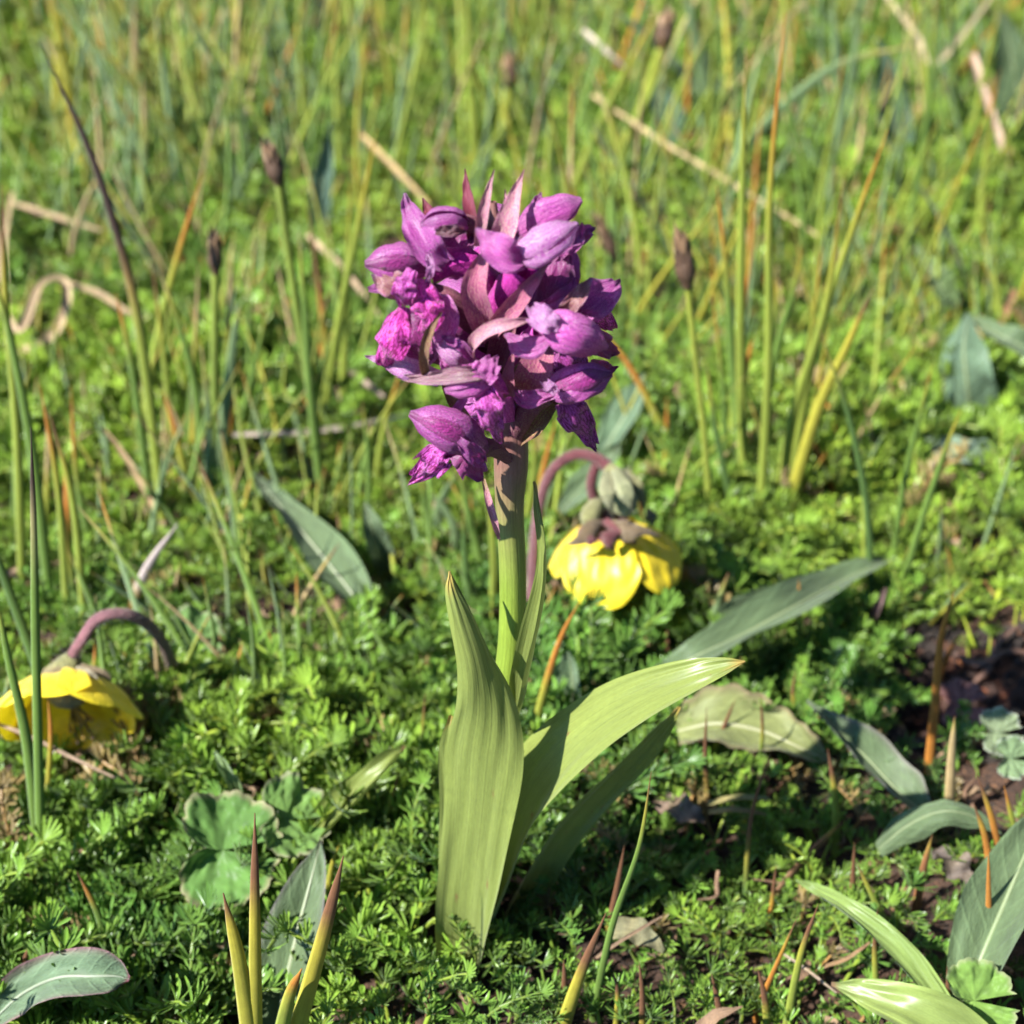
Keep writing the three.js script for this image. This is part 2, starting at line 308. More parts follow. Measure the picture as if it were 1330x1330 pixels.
// a hood: two petals that arch together over the column, their margins meeting in a seam
function hood(rows, radius, base = HUE.pink, o = {}) {
  const P = rows.map(([x, y, dz]) => atZ(x, y, dz * mm)), R = radius * 0.96 * metre(P[1]), curve = new THREE.CatmullRomCurve3(P), prof = o.profile ?? [0.42, 0.82, 1.0, 0.97, 0.74, 0.16], seam = THREE.MathUtils.degToRad(o.seam ?? 80);
  if (o.gap) part(flower, 'column', tube(P.map((p, i) => p.clone().addScaledVector(toEye(p), R * 0.12)), [0.35, 0.62, 0.6, 0.1].map((k) => k * R), { nu: 16, nv: 10, col: HUE.deep, seed: os }), M.petal);
  for (const side of [0, 1]) {
    os += 1; const s = os, tone = mottled(side ? base : tint(base, 0.95), blend(base, HUE.pale, 0.75), blend(base, HUE.pale, 0.3), 0.88, 0.26);
    part(flower, 'hood_petal', grid(30, 16, (u, v) => {
      const p = curve.getPoint(u), t = curve.getPoint(Math.min(u + 0.01, 1)).sub(curve.getPoint(Math.max(u - 0.01, 0))).normalize(), view = toEye(p);
      const a0 = t.clone().cross(view).normalize(), b0 = a0.clone().cross(t);
      const open = 0.05 + 0.16 * u * u, lap = (side ? 0.0 : 0.22) - (o.gap ?? 0) * Math.sin(u * 3.1), ang = seam + (side ? 1 : -1) * (v * 2.9 - lap + open * (1 - v)) ;
      let r = R * along(prof, u) * (side ? 0.97 : 1.03) * (1 + 0.16 * nz(u * 2.4 + s, v * 2.6, s) + 0.09 * nz(u * 8 + s, v * 8, s));
      r *= 1 - 0.17 * Math.exp(-Math.pow(v / 0.10, 2)) * (side ? 1 : -0.2);
      p.addScaledVector(a0, Math.cos(ang) * r * (o.wide ?? 1)).addScaledVector(b0, Math.sin(ang) * r * 0.62);
      return { p, c: tone(u, v * 2 - 1) };
    }), M.petal);
  }
}
// 1: left, with an upright wing
newFlower();
stalkPart([[655, 398, 1, 22], [628, 356, 3, 34], [596, 340, 4, 38], [560, 345, 4, 42]], HUE.deep);
hood([[560, 348, 4], [520, 341, 7], [474, 343, 8]], 27, HUE.pink, { seam: 68, gap: 0.1 });
sepal([[580, 342, 6, 24], [560, 326, 7, 44], [541, 294, 5, 38], [530, 270, 3, 20], [526, 251, 2, 4]], HUE.violet, { tip: HUE.pale });
sepal([[556, 330, 9, 12], [560, 348, 10, 15], [555, 366, 9, 8]], HUE.pale, { cup: 1 });
sepal([[540, 385, 8, 16], [520, 374, 9, 38], [500, 364, 9, 36], [486, 354, 8, 6]], HUE.worn, { tip: HUE.pale, wave: 0.3 });
sepal([[500, 370, 4, 12], [490, 374, 4, 16], [478, 376, 3, 4]], HUE.violet);
lip([[546, 362, 9, 24], [552, 388, 11, 48], [556, 412, 12, 46], [548, 432, 10, 22]], HUE.lipMagenta);
lip([[536, 350, 10, 20], [528, 366, 12, 34], [524, 384, 12, 36], [528, 398, 10, 16]], HUE.lip);
// 2: top left bud
newFlower();
stalkPart([[648, 350, 0, 18], [632, 310, 1, 20], [616, 292, 2, 22], [598, 290, 3, 22]], HUE.bractBrown);
hood([[606, 292, 3], [580, 288, 5], [546, 292, 5]], 20, HUE.violet, { seam: 40 });
sepal([[604, 300, 9, 8], [584, 300, 10, 20], [566, 302, 9, 8]], HUE.bractRed, { cup: 0.9 });
sepal([[612, 300, 1, 20], [596, 318, 2, 46], [582, 330, 2, 44], [566, 338, 2, 10]], HUE.deep);
petal([[612, 330, -2, 20], [596, 345, -2, 44], [600, 362, -2, 20]], HUE.violet);
// 3: top right
newFlower();
stalkPart([[650, 350, -1, 20], [660, 318, 0, 24], [678, 302, 1, 26]], HUE.deep);
hood([[672, 302, 2], [712, 279, 5], [755, 259, 4]], 25, HUE.pink, { seam: 120 });
sepal([[676, 302, 1, 16], [690, 282, 1, 26], [699, 262, 0, 16], [702, 250, -1, 3]], HUE.violet, { tip: HUE.pale });
sepal([[664, 314, 3, 22], [694, 304, 4, 30], [724, 290, 4, 20], [738, 278, 3, 4]], HUE.deep);
// 4: upper right, pale topped
newFlower();
stalkPart([[640, 412, 4, 30], [658, 378, 6, 36], [682, 348, 8, 38]], HUE.deep);
hood([[670, 334, 9], [706, 318, 12], [750, 291, 10]], 25, HUE.pale, { seam: 60 });
sepal([[680, 338, 11, 22], [662, 334, 13, 46], [640, 318, 12, 40], [627, 306, 11, 18], [618, 296, 10, 3]], HUE.pink, { tip: HUE.pale, cup: 0.3 });
sepal([[730, 312, 5, 22], [750, 306, 3, 32], [764, 300, 2, 16], [773, 296, 1, 3]], HUE.violet, { tip: HUE.pale });
sepal([[722, 330, 6, 24], [740, 312, 4, 36], [750, 300, 3, 24], [752, 291, 2, 6]], HUE.pink);
hood([[712, 402, 2], [726, 362, 4], [738, 312, 4]], 27, HUE.violet, { seam: 110 });
sepal([[700, 410, 5, 18], [712, 385, 6, 40], [728, 352, 6, 42], [738, 330, 5, 12]], HUE.deep, { cup: -0.5 });
// 5: right, long dark sepal
newFlower();
stalkPart([[662, 440, 2, 24], [690, 412, 3, 30], [722, 402, 4, 30]], HUE.deep);
hood([[700, 410, 3], [728, 396, 5], [758, 388, 4]], 20, HUE.violet, { seam: 90 });
sepal([[728, 412, 4, 26], [756, 398, 6, 52], [782, 383, 5, 50], [798, 372, 4, 24], [806, 363, 3, 4]], HUE.violet, { cup: 0.35 });
sepal([[722, 414, 8, 12], [740, 398, 10, 26], [756, 378, 9, 22], [768, 361, 8, 4]], HUE.worn, { cup: 0.7, tip: HUE.pale });
petal([[700, 404, 6, 12], [722, 393, 8, 26], [740, 376, 7, 18], [748, 361, 6, 4]], HUE.pink, { cup: 0.8 });
lip([[752, 396, 3, 30], [772, 404, 2, 44], [788, 416, 0, 36], [798, 428, -2, 10]], HUE.lipMagenta);
// 6: right middle, broad and bright
newFlower();
stalkPart([[660, 470, 2, 22], [684, 446, 6, 26], [704, 428, 10, 28]], HUE.violet);
hood([[704, 420, 11], [740, 432, 15], [788, 451, 12]], 29, HUE.pink, { seam: 118, wide: 1.0 });
petal([[726, 426, 16, 18], [708, 416, 16, 36], [696, 406, 14, 28], [690, 398, 12, 8]], HUE.pale, { wave: 0.4, waveN: 3 });
sepal([[716, 438, 15, 14], [694, 450, 14, 32], [676, 448, 13, 30], [664, 440, 12, 14], [656, 434, 11, 3]], HUE.pink, { tip: HUE.pale, cup: 0.3 });
sepal([[758, 436, 6, 30], [778, 446, 4, 36], [792, 456, 2, 20], [803, 460, 0, 4]], HUE.deep);
lip([[730, 462, 9, 30], [742, 480, 9, 52], [742, 498, 7, 42], [736, 512, 5, 12]], HUE.lipDark);
// 7: lower right, open seam and a dark lip hanging
newFlower();
stalkPart([[670, 560, 1, 26], [688, 528, 4, 32], [714, 508, 7, 30]], HUE.bractBrown);
hood([[712, 508, 8], [752, 496, 12], [795, 485, 11]], 26, HUE.pink, { seam: 84, gap: 0.34 });
petal([[722, 510, 14, 10], [714, 503, 14, 18], [708, 496, 13, 8]], HUE.pale, { wave: 0.5 });
sepal([[726, 511, 11, 12], [704, 514, 11, 20], [686, 519, 11, 26], [674, 512, 10, 14], [670, 506, 9, 3]], HUE.pink, { tip: HUE.pale, cup: 0.5 });
lip([[734, 520, 9, 34], [748, 542, 9, 52], [762, 562, 7, 34], [770, 576, 6, 18], [775, 585, 5, 3]], HUE.lipDark);
sepal([[764, 478, 4, 28], [782, 482, 3, 30], [794, 480, 2, 12], [803, 476, 1, 3]], HUE.deep);
// 8: left middle, the lip turned up to the left
newFlower();
stalkPart([[648, 470, 0, 22], [612, 446, 2, 26], [578, 428, 4, 28], [550, 416, 5, 26]], HUE.bractBrown);
hood([[600, 470, 2], [568, 448, 4], [532, 424, 3]], 24, HUE.deep, { seam: 90 });
lip([[526, 398, 8, 20], [516, 424, 10, 44], [506, 452, 11, 50], [500, 470, 9, 30], [503, 482, 7, 8]], HUE.lipMagenta, { cup: -0.6 });
petal([[528, 408, 4, 16], [540, 432, 5, 54], [546, 456, 5, 52], [544, 474, 4, 12]], HUE.deep);
sepal([[566, 490, 7, 22], [538, 482, 9, 32], [512, 472, 8, 24], [490, 466, 7, 12], [474, 463, 6, 3]], HUE.pale, { cup: 0.4 });
petal([[560, 380, 6, 14], [574, 402, 9, 40], [576, 424, 9, 38], [562, 440, 8, 10]], HUE.lipMagenta, {});
// 9: inner left, striped
newFlower();
stalkPart([[650, 500, 1, 20], [628, 474, 4, 22], [606, 456, 6, 22]], HUE.violet);
sepal([[618, 474, 7, 16], [598, 464, 9, 36], [580, 446, 8, 34], [570, 428, 6, 8]], HUE.pale, { cup: 0.7 });
petal([[614, 466, 10, 16], [600, 450, 11, 22], [586, 442, 10, 18], [574, 438, 9, 6]], HUE.violet, { cup: 1.2 });
petal([[590, 492, 7, 14], [582, 474, 9, 26], [576, 462, 8, 14]], HUE.pink, { cup: 1.1 });
petal([[628, 440, 3, 20], [598, 432, 5, 50], [572, 420, 6, 40], [556, 410, 6, 8]], HUE.deep);
// 10: low in front, spotted lip
newFlower();
stalkPart([[660, 540, 3, 22], [652, 508, 7, 26], [636, 490, 10, 26]], HUE.violet);
hood([[640, 486, 10], [612, 496, 14], [578, 508, 14]], 23, HUE.pink, { seam: 96 });
sepal([[620, 500, 13, 18], [630, 482, 15, 38], [641, 470, 14, 22], [647, 463, 13, 3]], HUE.pink, { cup: -0.3 });
sepal([[642, 486, 12, 18], [604, 486, 15, 26], [566, 491, 13, 20], [536, 492, 10, 12], [516, 489, 8, 3]], HUE.bractTan, { tip: HUE.pale, cup: 0.7 });
lip([[626, 502, 13, 30], [634, 528, 16, 50], [640, 550, 15, 36], [646, 566, 13, 20], [652, 577, 11, 4]], HUE.lip);
petal([[604, 516, 9, 16], [592, 536, 9, 18], [594, 552, 8, 12], [600, 562, 7, 3]], HUE.pink, { cup: 1.2 });
// 11: lowest left
newFlower();
stalkPart([[660, 596, 2, 14], [640, 582, 5, 22], [622, 580, 7, 28]], HUE.bractBrown);
hood([[628, 584, 7], [586, 560, 11], [532, 537, 10]], 28, HUE.violet, { seam: 86, gap: 0.1 });
petal([[596, 572, 13, 12], [610, 584, 13, 28], [622, 592, 11, 22], [630, 600, 10, 4]], HUE.violet, { cup: 0.8 });
lip([[598, 580, 10, 20], [574, 588, 12, 36], [560, 602, 12, 48], [548, 616, 10, 32], [532, 627, 8, 4]], HUE.lip, { wave: 0.5, bump: 0.0018 });
sepal([[588, 586, 6, 22], [606, 596, 7, 42], [618, 612, 6, 30], [627, 624, 5, 3]], HUE.deep);
// those at the back of the spike
{
  const r = rng(31);
  for (const [x, y, tx, ty] of [[650, 300, 662, 268], [690, 380, 742, 348], [620, 400, 566, 372], [690, 470, 760, 500], [625, 330, 590, 316], [640, 520, 590, 520], [665, 340, 700, 330]]) {
    newFlower();
    stalkPart([[652, y + 60, 0, 20], [(652 + x) / 2, y + 20, -4, 24], [x, y, -8, 26]], HUE.deep);
    hood([[x, y, -8], [(x + tx) / 2, (y + ty) / 2 - 3, -11], [tx, ty, -12]], 24 + 5 * r(), HUE.violet, { seam: 70 + 40 * r() });
    sepal([[x, y, -8, 20], [x + (tx - x) * 0.3, y - 22, -10, 40], [x + (tx - x) * 0.5, y - 40, -11, 24], [x + (tx - x) * 0.5, y - 52, -11, 3]].map((q) => [q[0], y + (q[1] - y) * 0.5, q[2], q[3]]), HUE.violet);
    lip([[x, y + 8, -9, 26], [x + (tx - x) * 0.5, y + 24, -12, 46], [x + (tx - x) * 0.6, y + 42, -11, 34], [x + (tx - x) * 0.6, y + 54, -10, 6]], HUE.lipDark);
  }
}
// bracts
bract([[618, 318, 1, 20], [612, 275, 2, 24], [607, 245, 1, 15], [604, 219, 0, 2]], HUE.bractRed, { twist: -18 });
bract([[622, 320, 4, 16], [627, 282, 5, 20], [634, 250, 5, 13], [642, 220, 4, 2]], HUE.bractTan);
bract([[646, 325, 6, 34], [658, 290, 7, 36], [668, 255, 6, 20], [681, 220, 4, 2]], HUE.bractTan, { cup: 0.8 });
bract([[570, 290, 0, 22], [558, 276, -1, 20], [549, 257, -2, 3]], HUE.bractRed);
bract([[660, 300, 0, 12], [658, 278, 0, 14], [656, 246, -1, 2]], HUE.bractTan);
bract([[638, 440, 5, 26], [624, 410, 8, 42], [616, 375, 9, 42], [624, 345, 8, 26], [634, 318, 6, 4]], HUE.bract, { cup: 0.9, tip: HUE.bractTan });
bract([[644, 425, 8, 30], [668, 398, 10, 36], [690, 370, 10, 24], [712, 342, 8, 3]], HUE.bract, { cup: 1.1, tip: HUE.bractTan });
bract([[616, 468, 8, 18], [618, 445, 12, 24], [640, 428, 15, 24], [668, 420, 15, 17], [694, 416, 13, 3]], HUE.bractTan, { cup: 0.8, n: V(-0.3, 0.6, 0.7).normalize() });
bract([[555, 492, 10, 14], [551, 462, 13, 18], [558, 432, 13, 16], [574, 405, 12, 3]], HUE.bractOlive, { cup: 1.1 });
bract([[662, 515, 8, 20], [660, 490, 9, 22], [664, 470, 9, 12], [668, 455, 8, 2]], HUE.bract);
bract([[678, 520, 5, 40], [692, 488, 8, 50], [702, 462, 8, 42], [716, 440, 7, 12]], HUE.bract, { cup: 0.6 });
bract([[672, 575, 1, 16], [694, 548, 3, 42], [712, 526, 3, 34], [730, 505, 2, 8]], HUE.bractOlive, { cup: 1.1, tip: HUE.bractBrown });
bract([[640, 440, 2, 22], [610, 412, 5, 40], [584, 388, 6, 34], [562, 368, 5, 6]], HUE.bractBrown, { cup: 0.8 });
bract([[636, 590, 2, 16], [606, 548, 4, 26], [584, 512, 4, 18], [572, 488, 3, 4]], HUE.bractOlive, { cup: 1.1, tip: HUE.bractBrown });
bract([[644, 470, 3, 34], [655, 430, 4, 40], [660, 390, 3, 22], [664, 360, 2, 4]], HUE.bractBrown);
bract([[648, 700, 3, 6], [643, 678, 4, 14], [635, 650, 3, 15], [628, 622, 2, 8]], HUE.bractTan, { cup: 1.3, tip: [0.45, 0.42, 0.14] });

// ---------------------------------------------------------------- builders for what stands and lies round the orchid
// rows [px, py, dz mm]: the first row is where it leaves the mat; the others stand over it, dz nearer to or farther from the eye
function standing(rows, sink = 3) {
  const base = onGround(rows[0][0], rows[0][1], 0.003), P = [V(base.x, base.y - sink * mm, base.z)];
  rows.forEach(([x, y, dz], i) => P.push(i ? atZ(x, y, base.z + (dz ?? 0) * mm) : base.clone()));
  return P;
}
const lying = (rows, more = 4) => rows.map(([x, y, h]) => onGround(x, y, ((h ?? 4) + more) * mm));
let bs = 3;
function bladeOf(rows, wpx, body, tip, from, o = {}) {
  const P = o.flatOn ? lying(rows) : standing(rows); bs += 0.71;
  return bladeGeo(P, wpx * 0.68 * metre(P[1]), body, tip, from, { seed: bs, nu: 30, nv: 8, ...o });
}
function alone(name, geo, mat, label, category, group) {      // a thing that is one mesh, its origin at its base
  const p = geo.attributes.position, at = V(p.getX(0), p.getY(0), p.getZ(0)); geo.translate(-at.x, -at.y, -at.z);
  const m = new THREE.Mesh(geo, mat); m.name = numbered(name); m.position.copy(at); m.castShadow = m.receiveShadow = true; scene.add(m);
  return tag(m, label, category, group);
}
function tuft(label, blades, name = 'sedge_tuft', category = 'sedge tuft') {
  const at = onGround(blades[0][0][0][0], blades[0][0][0][1]), t = thing(name, label, category, at);
  for (const b of blades) part(t, 'blade', bladeOf(...b), M.blade);
  return t;
}
const blade1 = (label, ...b) => alone('grass_leaf', bladeOf(...b), M.blade, label, 'grass blade');
const straw1 = (label, rows, wpx, body, o = {}) => {
  const P = o.up ? standing(rows, 0) : lying(rows); bs += 0.9;
  const W = (o.taper ?? [0.9, 1, 1, 0.9, 0.5]).map((k) => k * wpx * 0.42 * metre(P[0]));
  if (!o.up) keepClear(P, P.map(() => wpx * 0.5 * metre(P[0])));
  return alone(o.name ?? 'dry_straw', ribbon(P, W, { nu: 36, nv: 6, cup: 0.9, n: V(0.1, 0.9, 0.4).normalize(), wave: 0.12, seed: bs, col: (u, x) => tint(blend(body, TIP.straw, (o.name ? 0.08 : 0.3) + 0.2 * nz(u * 6, bs)), 0.95 + 0.3 * nz(u * 12 + bs, x)), ...o }), M.dry, label, o.category ?? 'dry straw');
};
const GREY = [0.125, 0.185, 0.078], SOFT = [0.16, 0.24, 0.075];
// a broad leaf: blade, raised midrib underneath the middle, and a short stalk
function broadLeaf(label, rows, o = {}) {
  const P = o.up ? standing(rows, 2).slice(1) : lying(rows, 5), W = rows.map((q, i) => q[3] * 0.5 * metre(P[i])), t = thing('broad_leaf', label, 'leaf', P[0].clone()), base = o.color ?? GREY; bs += 1.3; keepClear(P, W);
  const n = o.n ?? V(-0.1, 0.85, 0.5).normalize(), s = bs;
  part(t, 'leaf_blade', ribbon(P, W, { nu: 46, nv: 18, cup: 0.55, fold: 0.12, wave: 0.15, waveN: 2.1, bump: 0.001, bumpN: 5, seed: s, n, ...o,
    col: (u, x) => { let c = blend(base, o.edge ?? tint(base, 1.25), Math.pow(Math.abs(x), o.edge ? 8 : 5)); if (o.tip) c = blend(c, o.tip, smoothstep(u + 0.05 * nz(x * 4, u * 4, s), o.from ?? 0.9, 1)); return tint(c, 1 + 0.16 * fbm(u * 7 + s, x * 2, s)); } }), o.mat ?? M.broad);
  if (o.rib !== false) {
    const R = W.map((w) => Math.max(w * 0.055, 0.00004)), Q = P.map((p) => p.clone().addScaledVector(n, 0.00012));
    part(t, 'midrib', tube(Q, R, { nu: 36, nv: 6, flat: 0.6, up: n, col: o.ribColor ?? [0.22, 0.27, 0.13], seed: s }), M.orchidStem);
  }
  return t;
}

// ---------------------------------------------------------------- sedges and grass that can be told apart
const { mid: Gm, yellow: Gy, dark: Gd, grey: Gg, gold: Go } = GREEN, { orange: To, brown: Tb, straw: Ts, dark: Td, yellow: Ty } = TIP;
tuft('thick yellow blades with brown tips in front of the grey leaf at the bottom edge', [
  [[[334, 1410], [312, 1258, 2], [290, 1160, 2]], 19, Go, Tb, 0.84], [[[333, 1410], [331, 1200, 2], [331, 1056, 1]], 14, Go, Tb, 0.68],
  [[[366, 1410], [418, 1222, 2], [446, 1112, 2]], 19, Go, Tb, 0.66], [[[352, 1410], [374, 1300, 3], [392, 1258, 4]], 17, Gy, To, 0.72], [[[420, 1200], [430, 1130], [440, 1098]], 7, Go, Ty, 0.8],
]);
tuft('dark green rushes crossing in front of the left yellow flower', [
  [[[54, 1132], [47, 860], [44, 690], [40, 555]], 9, Gm, Td, 0.76, { via: [0.36, 0.30, 0.12] }], [[[95, 985], [50, 870], [0, 735], [-30, 650]], 11, Gd, Tb, 0.95], [[[52, 1118], [36, 970], [12, 860], [-8, 760]], 11, Gm, Tb, 0.95], [[[60, 1060], [66, 960], [62, 905]], 6, Go, To, 0.6],
], 'rush_tuft', 'rush tuft');
tuft('bunch of slender green and orange blades at the left edge above the yellow flower', [
  [[[30, 780], [22, 560], [8, 400], [2, 240]], 9, Gy, Tb, 0.8], [[[66, 790], [44, 600], [14, 440], [-16, 330]], 10, Gm, To, 0.9], [[[88, 800], [76, 640], [52, 500]], 8, Gy, To, 0.75], [[[112, 830], [96, 660], [66, 540]], 9, Gy, Tb, 0.82],
  [[[86, 770], [88, 660], [84, 590]], 10, Gy, To, 0.55], [[[104, 800], [92, 740], [66, 540]], 7, Gm, Tb, 0.72], [[[120, 720], [100, 620], [92, 500]], 7, Gm, To, 0.72], [[[20, 700], [24, 560], [40, 470]], 8, Gm, Tb, 0.9], [[[60, 700], [62, 610], [62, 530]], 7, Gy, Ts, 0.6],
]);
tuft('long leaning blade with a dark withered top at the upper left', [[[[214, 690], [188, 470], [165, 350], [118, 200], [50, 52]], 10, Gy, Td, 0.56, { via: [0.30, 0.18, 0.05] }], [[[200, 690], [172, 480], [150, 380]], 8, Gm, To, 0.8]]);
tuft('green blades with orange tips in the left middle, some broad and dark', [
  [[[182, 580], [205, 440], [232, 330], [264, 222]], 9, Gy, To, 0.72], [[[226, 600], [214, 470], [196, 330]], 8, Gy, Tb, 0.8], [[[262, 645], [256, 520], [232, 420], [205, 345]], 8, Gm, Ts, 0.85], [[[248, 640], [252, 540], [247, 440]], 9, Go, Td, 0.62],
  [[[280, 660], [292, 540], [304, 440], [310, 400]], 12, Gg, Ts, 0.95, { flat: 0.3 }], [[[268, 660], [272, 560], [262, 450]], 11, Gg, Ts, 0.9, { flat: 0.3 }], [[[296, 640], [300, 540], [308, 505]], 7, Gy, To, 0.55], [[[250, 660], [228, 560], [212, 510]], 8, Gy, To, 0.6], [[[290, 560], [296, 440], [302, 330]], 8, Gm, Ts, 0.7], [[[242, 600], [252, 480], [258, 345]], 8, Gm, Ts, 0.75],
]);
tuft('upright bright blades left of the flower spike', [
  [[[445, 530], [450, 400], [455, 234]], 9, Gy, To, 0.92], [[[428, 530], [420, 420], [398, 256]], 8, Gy, Tb, 0.7, { via: To }], [[[418, 560], [440, 420], [468, 280], [490, 165]], 9, Gy, Ty, 0.8], [[[438, 520], [424, 470], [408, 430]], 9, Gy, To, 0.5], [[[488, 640], [498, 560], [524, 470]], 8, Gy, To, 0.8],
  [[[420, 660], [404, 520], [396, 400], [388, 300]], 9, Gm, Ts, 0.9], [[[300, 600], [330, 480], [352, 380]], 7, Gm, Ts, 0.9], [[[480, 700], [478, 590], [470, 520]], 7, Gm, Tb, 0.9],
]);
tuft('tall sedge clump right of the flower spike with orange tips', [
  [[[966, 640], [952, 480], [944, 360], [931, 240]], 10, Gm, To, 0.8], [[[968, 660], [962, 460], [964, 260], [969, 60]], 11, Gy, Ts, 0.92], [[[986, 690], [998, 480], [1000, 260], [1020, 15]], 10, Gy, To, 0.78],
  [[[1010, 680], [1030, 540], [1072, 400], [1096, 232]], 12, Gy, Tb, 0.86], [[[1016, 690], [1060, 540], [1100, 450], [1134, 374]], 14, Go, Tb, 0.82], [[[1024, 660], [1052, 480], [1100, 320], [1153, 168]], 11, Gy, To, 0.82], [[[976, 620], [1008, 460], [1030, 380], [1047, 308]], 9, Gm, Ty, 0.85],
  [[[960, 620], [966, 500], [982, 424]], 10, Gy, To, 0.5], [[[950, 600], [962, 430], [976, 330]], 11, Gy, To, 0.68], [[[1000, 620], [996, 520], [1008, 400], [1006, 360]], 8, Gm, Ty, 0.8], [[[940, 640], [940, 520], [924, 370]], 8, Gm, To, 0.85], [[[1050, 640], [1052, 560], [1078, 420]], 8, Gy, Ty, 0.8], [[[956, 680], [930, 560], [918, 470]], 8, Gd, Tb, 0.85], [[[1010, 640], [1046, 480], [1068, 320]], 8, Gy, To, 0.85],
]);
blade1('dark thin rush with a hooked brown tip, right of the tall sedge clump', [[1132, 790], [1126, 660], [1102, 540], [1064, 428]], 8, Gd, Tb, 0.92);
tuft('two pale green rushes leaning right behind the lance leaf', [[[[1156, 760], [1172, 640], [1192, 550], [1212, 472]], 8, Gm, Ty, 0.9], [[[1164, 790], [1196, 680], [1226, 590], [1248, 532]], 9, Gm, Ty, 0.85]], 'rush_tuft', 'rush tuft');
tuft('tall pale broad blades rising out of the top edge at the right', [[[[1096, 240], [1090, 120], [1080, -30]], 16, Gg, Ts, 1, { flat: 0.3 }], [[[1106, 240], [1110, 110], [1112, -30]], 12, Gg, Ts, 1, { flat: 0.3 }], [[[1072, 290], [1092, 160], [1130, -20]], 9, Gg, Ts, 1]], 'grass_tuft', 'grass tuft');
tuft('pair of long green blades crossing at the top right behind the clump', [[[[940, 260], [968, 190], [1080, 90], [1180, 60]], 14, Gg, Ts, 0.9, { flat: 0.3 }], [[[985, 200], [1004, 110], [1026, -10]], 14, Gg, Ty, 0.9, { flat: 0.35 }]], 'grass_tuft', 'grass tuft');
tuft('dark grey green blades leaning at the top edge right of the spike', [[[[960, 160], [920, 90], [880, -20]], 18, GREY, Ts, 1, { flat: 0.25 }], [[[930, 150], [866, 70], [770, -10]], 12, GREY, Ts, 1, { flat: 0.25 }], [[[950, 200], [960, 90], [968, -20]], 10, Gg, Ts, 1], [[[932, 180], [905, 60], [888, -30]], 14, Gg, Ts, 1, { flat: 0.3 }]], 'grass_tuft', 'grass tuft');
tuft('green blades with brown joints at the top edge above the spike', [[[[620, 220], [612, 100], [604, -20]], 13, Gy, Ts, 0.95], [[[520, 210], [526, 110], [560, 20]], 13, Gg, Ts, 0.95, { flat: 0.3 }], [[[740, 260], [790, 140], [850, 20]], 11, Gy, To, 0.85], [[[770, 250], [830, 150], [868, 70]], 11, Gy, Tb, 0.95], [[[560, 90], [545, 30], [550, -20]], 10, Gy, To, 0.95]], 'grass_tuft', 'grass tuft');
tuft('yellowing flat blades bunched at the top left corner', [[[[100, 200], [84, 80], [62, -20]], 15, Go, Ts, 0.95, { flat: 0.3 }], [[[150, 190], [120, 130], [84, 20]], 14, Gy, To, 0.9, { flat: 0.3 }], [[[178, 230], [176, 110], [174, -10]], 12, Gg, Ts, 0.7, { flat: 0.3 }], [[[74, 170], [76, 60], [82, -10]], 9, Go, To, 0.9], [[[182, 300], [188, 180], [184, 100]], 9, Gg, Ts, 0.7]], 'grass_tuft', 'grass tuft');
tuft('thin bright blades at the top right corner beside the pale straw', [[[[1250, 260], [1272, 130], [1300, 0]], 9, Gy, Ts, 0.9], [[[1200, 300], [1204, 160], [1200, 40]], 8, Gy, Ts, 0.9], [[[1268, 330], [1282, 200], [1292, 100]], 9, Gy, To, 0.75], [[[1178, 330], [1206, 140], [1216, -20]], 9, Gm, Ts, 0.9], [[[1140, 200], [1170, 90], [1210, -10]], 12, Gg, Ts, 0.95, { flat: 0.3 }]], 'grass_tuft', 'grass tuft');
tuft('grass with orange ends just right of the flower spike', [[[[872, 620], [860, 560], [820, 480], [776, 422]], 9, Gy, To, 0.62], [[[862, 640], [866, 580], [866, 516]], 8, Go, To, 0.66], [[[900, 640], [884, 600], [858, 540]], 8, Gy, Ty, 0.85]]);
tuft('blades with an orange tip between the stem and the upright yellow petals', [[[[694, 690], [704, 620], [722, 545]], 9, Go, To, 0.6], [[[682, 690], [694, 610], [690, 560]], 8, Gy, Ty, 0.9], [[[720, 660], [728, 600], [742, 560]], 8, Gm, Ty, 0.95]]);
tuft('soft green blades behind the stem under the lowest flowers', [[[[632, 760], [614, 690], [594, 600]], 11, Gm, Ts, 0.98], [[[612, 790], [604, 720], [602, 660]], 9, Gd, Tb, 0.95], [[[640, 790], [642, 730], [636, 660]], 10, Gy, Ts, 0.95], [[[592, 740], [588, 680], [552, 630]], 10, Gg, Ts, 1, { flat: 0.3 }], [[[575, 720], [570, 660], [596, 610]], 13, Gg, Ts, 1, { flat: 0.25 }], [[[560, 730], [552, 660], [546, 610]], 8, Gm, Tb, 0.9]], 'grass_tuft', 'grass tuft');
blade1('slender blade with a long orange tip right of the orchid stem', [[686, 985], [706, 900], [728, 830], [752, 782]], 9, Gy, To, 0.52);
blade1('stubby grey green blade with a pinkish tip before the lance leaf', [[926, 842], [930, 795], [946, 744]], 13, Gg, [0.30, 0.14, 0.08], 0.9);
blade1('rust orange withered blade left of the bare hollow, upper of two', [[1206, 1000], [1214, 920], [1222, 830], [1241, 762]], 11, To, Tb, 0.95);
blade1('rust orange withered blade left of the bare hollow, lower of two', [[1232, 1062], [1236, 980], [1240, 930]], 12, Ts, Tb, 0.95);
blade1('short orange blade forked off the rust withered blade', [[1220, 880], [1232, 850], [1246, 822]], 8, To, Tb, 0.95);
blade1('thick golden blade with a brown tip right of the orchid base, bottom edge', [[726, 1352], [752, 1270], [787, 1186]], 17, Go, Tb, 0.66);
blade1('thin curved green blade with a brown tip right of the orchid base', [[772, 1308], [796, 1200], [830, 1100], [846, 1002]], 8, Gm, Tb, 0.86);
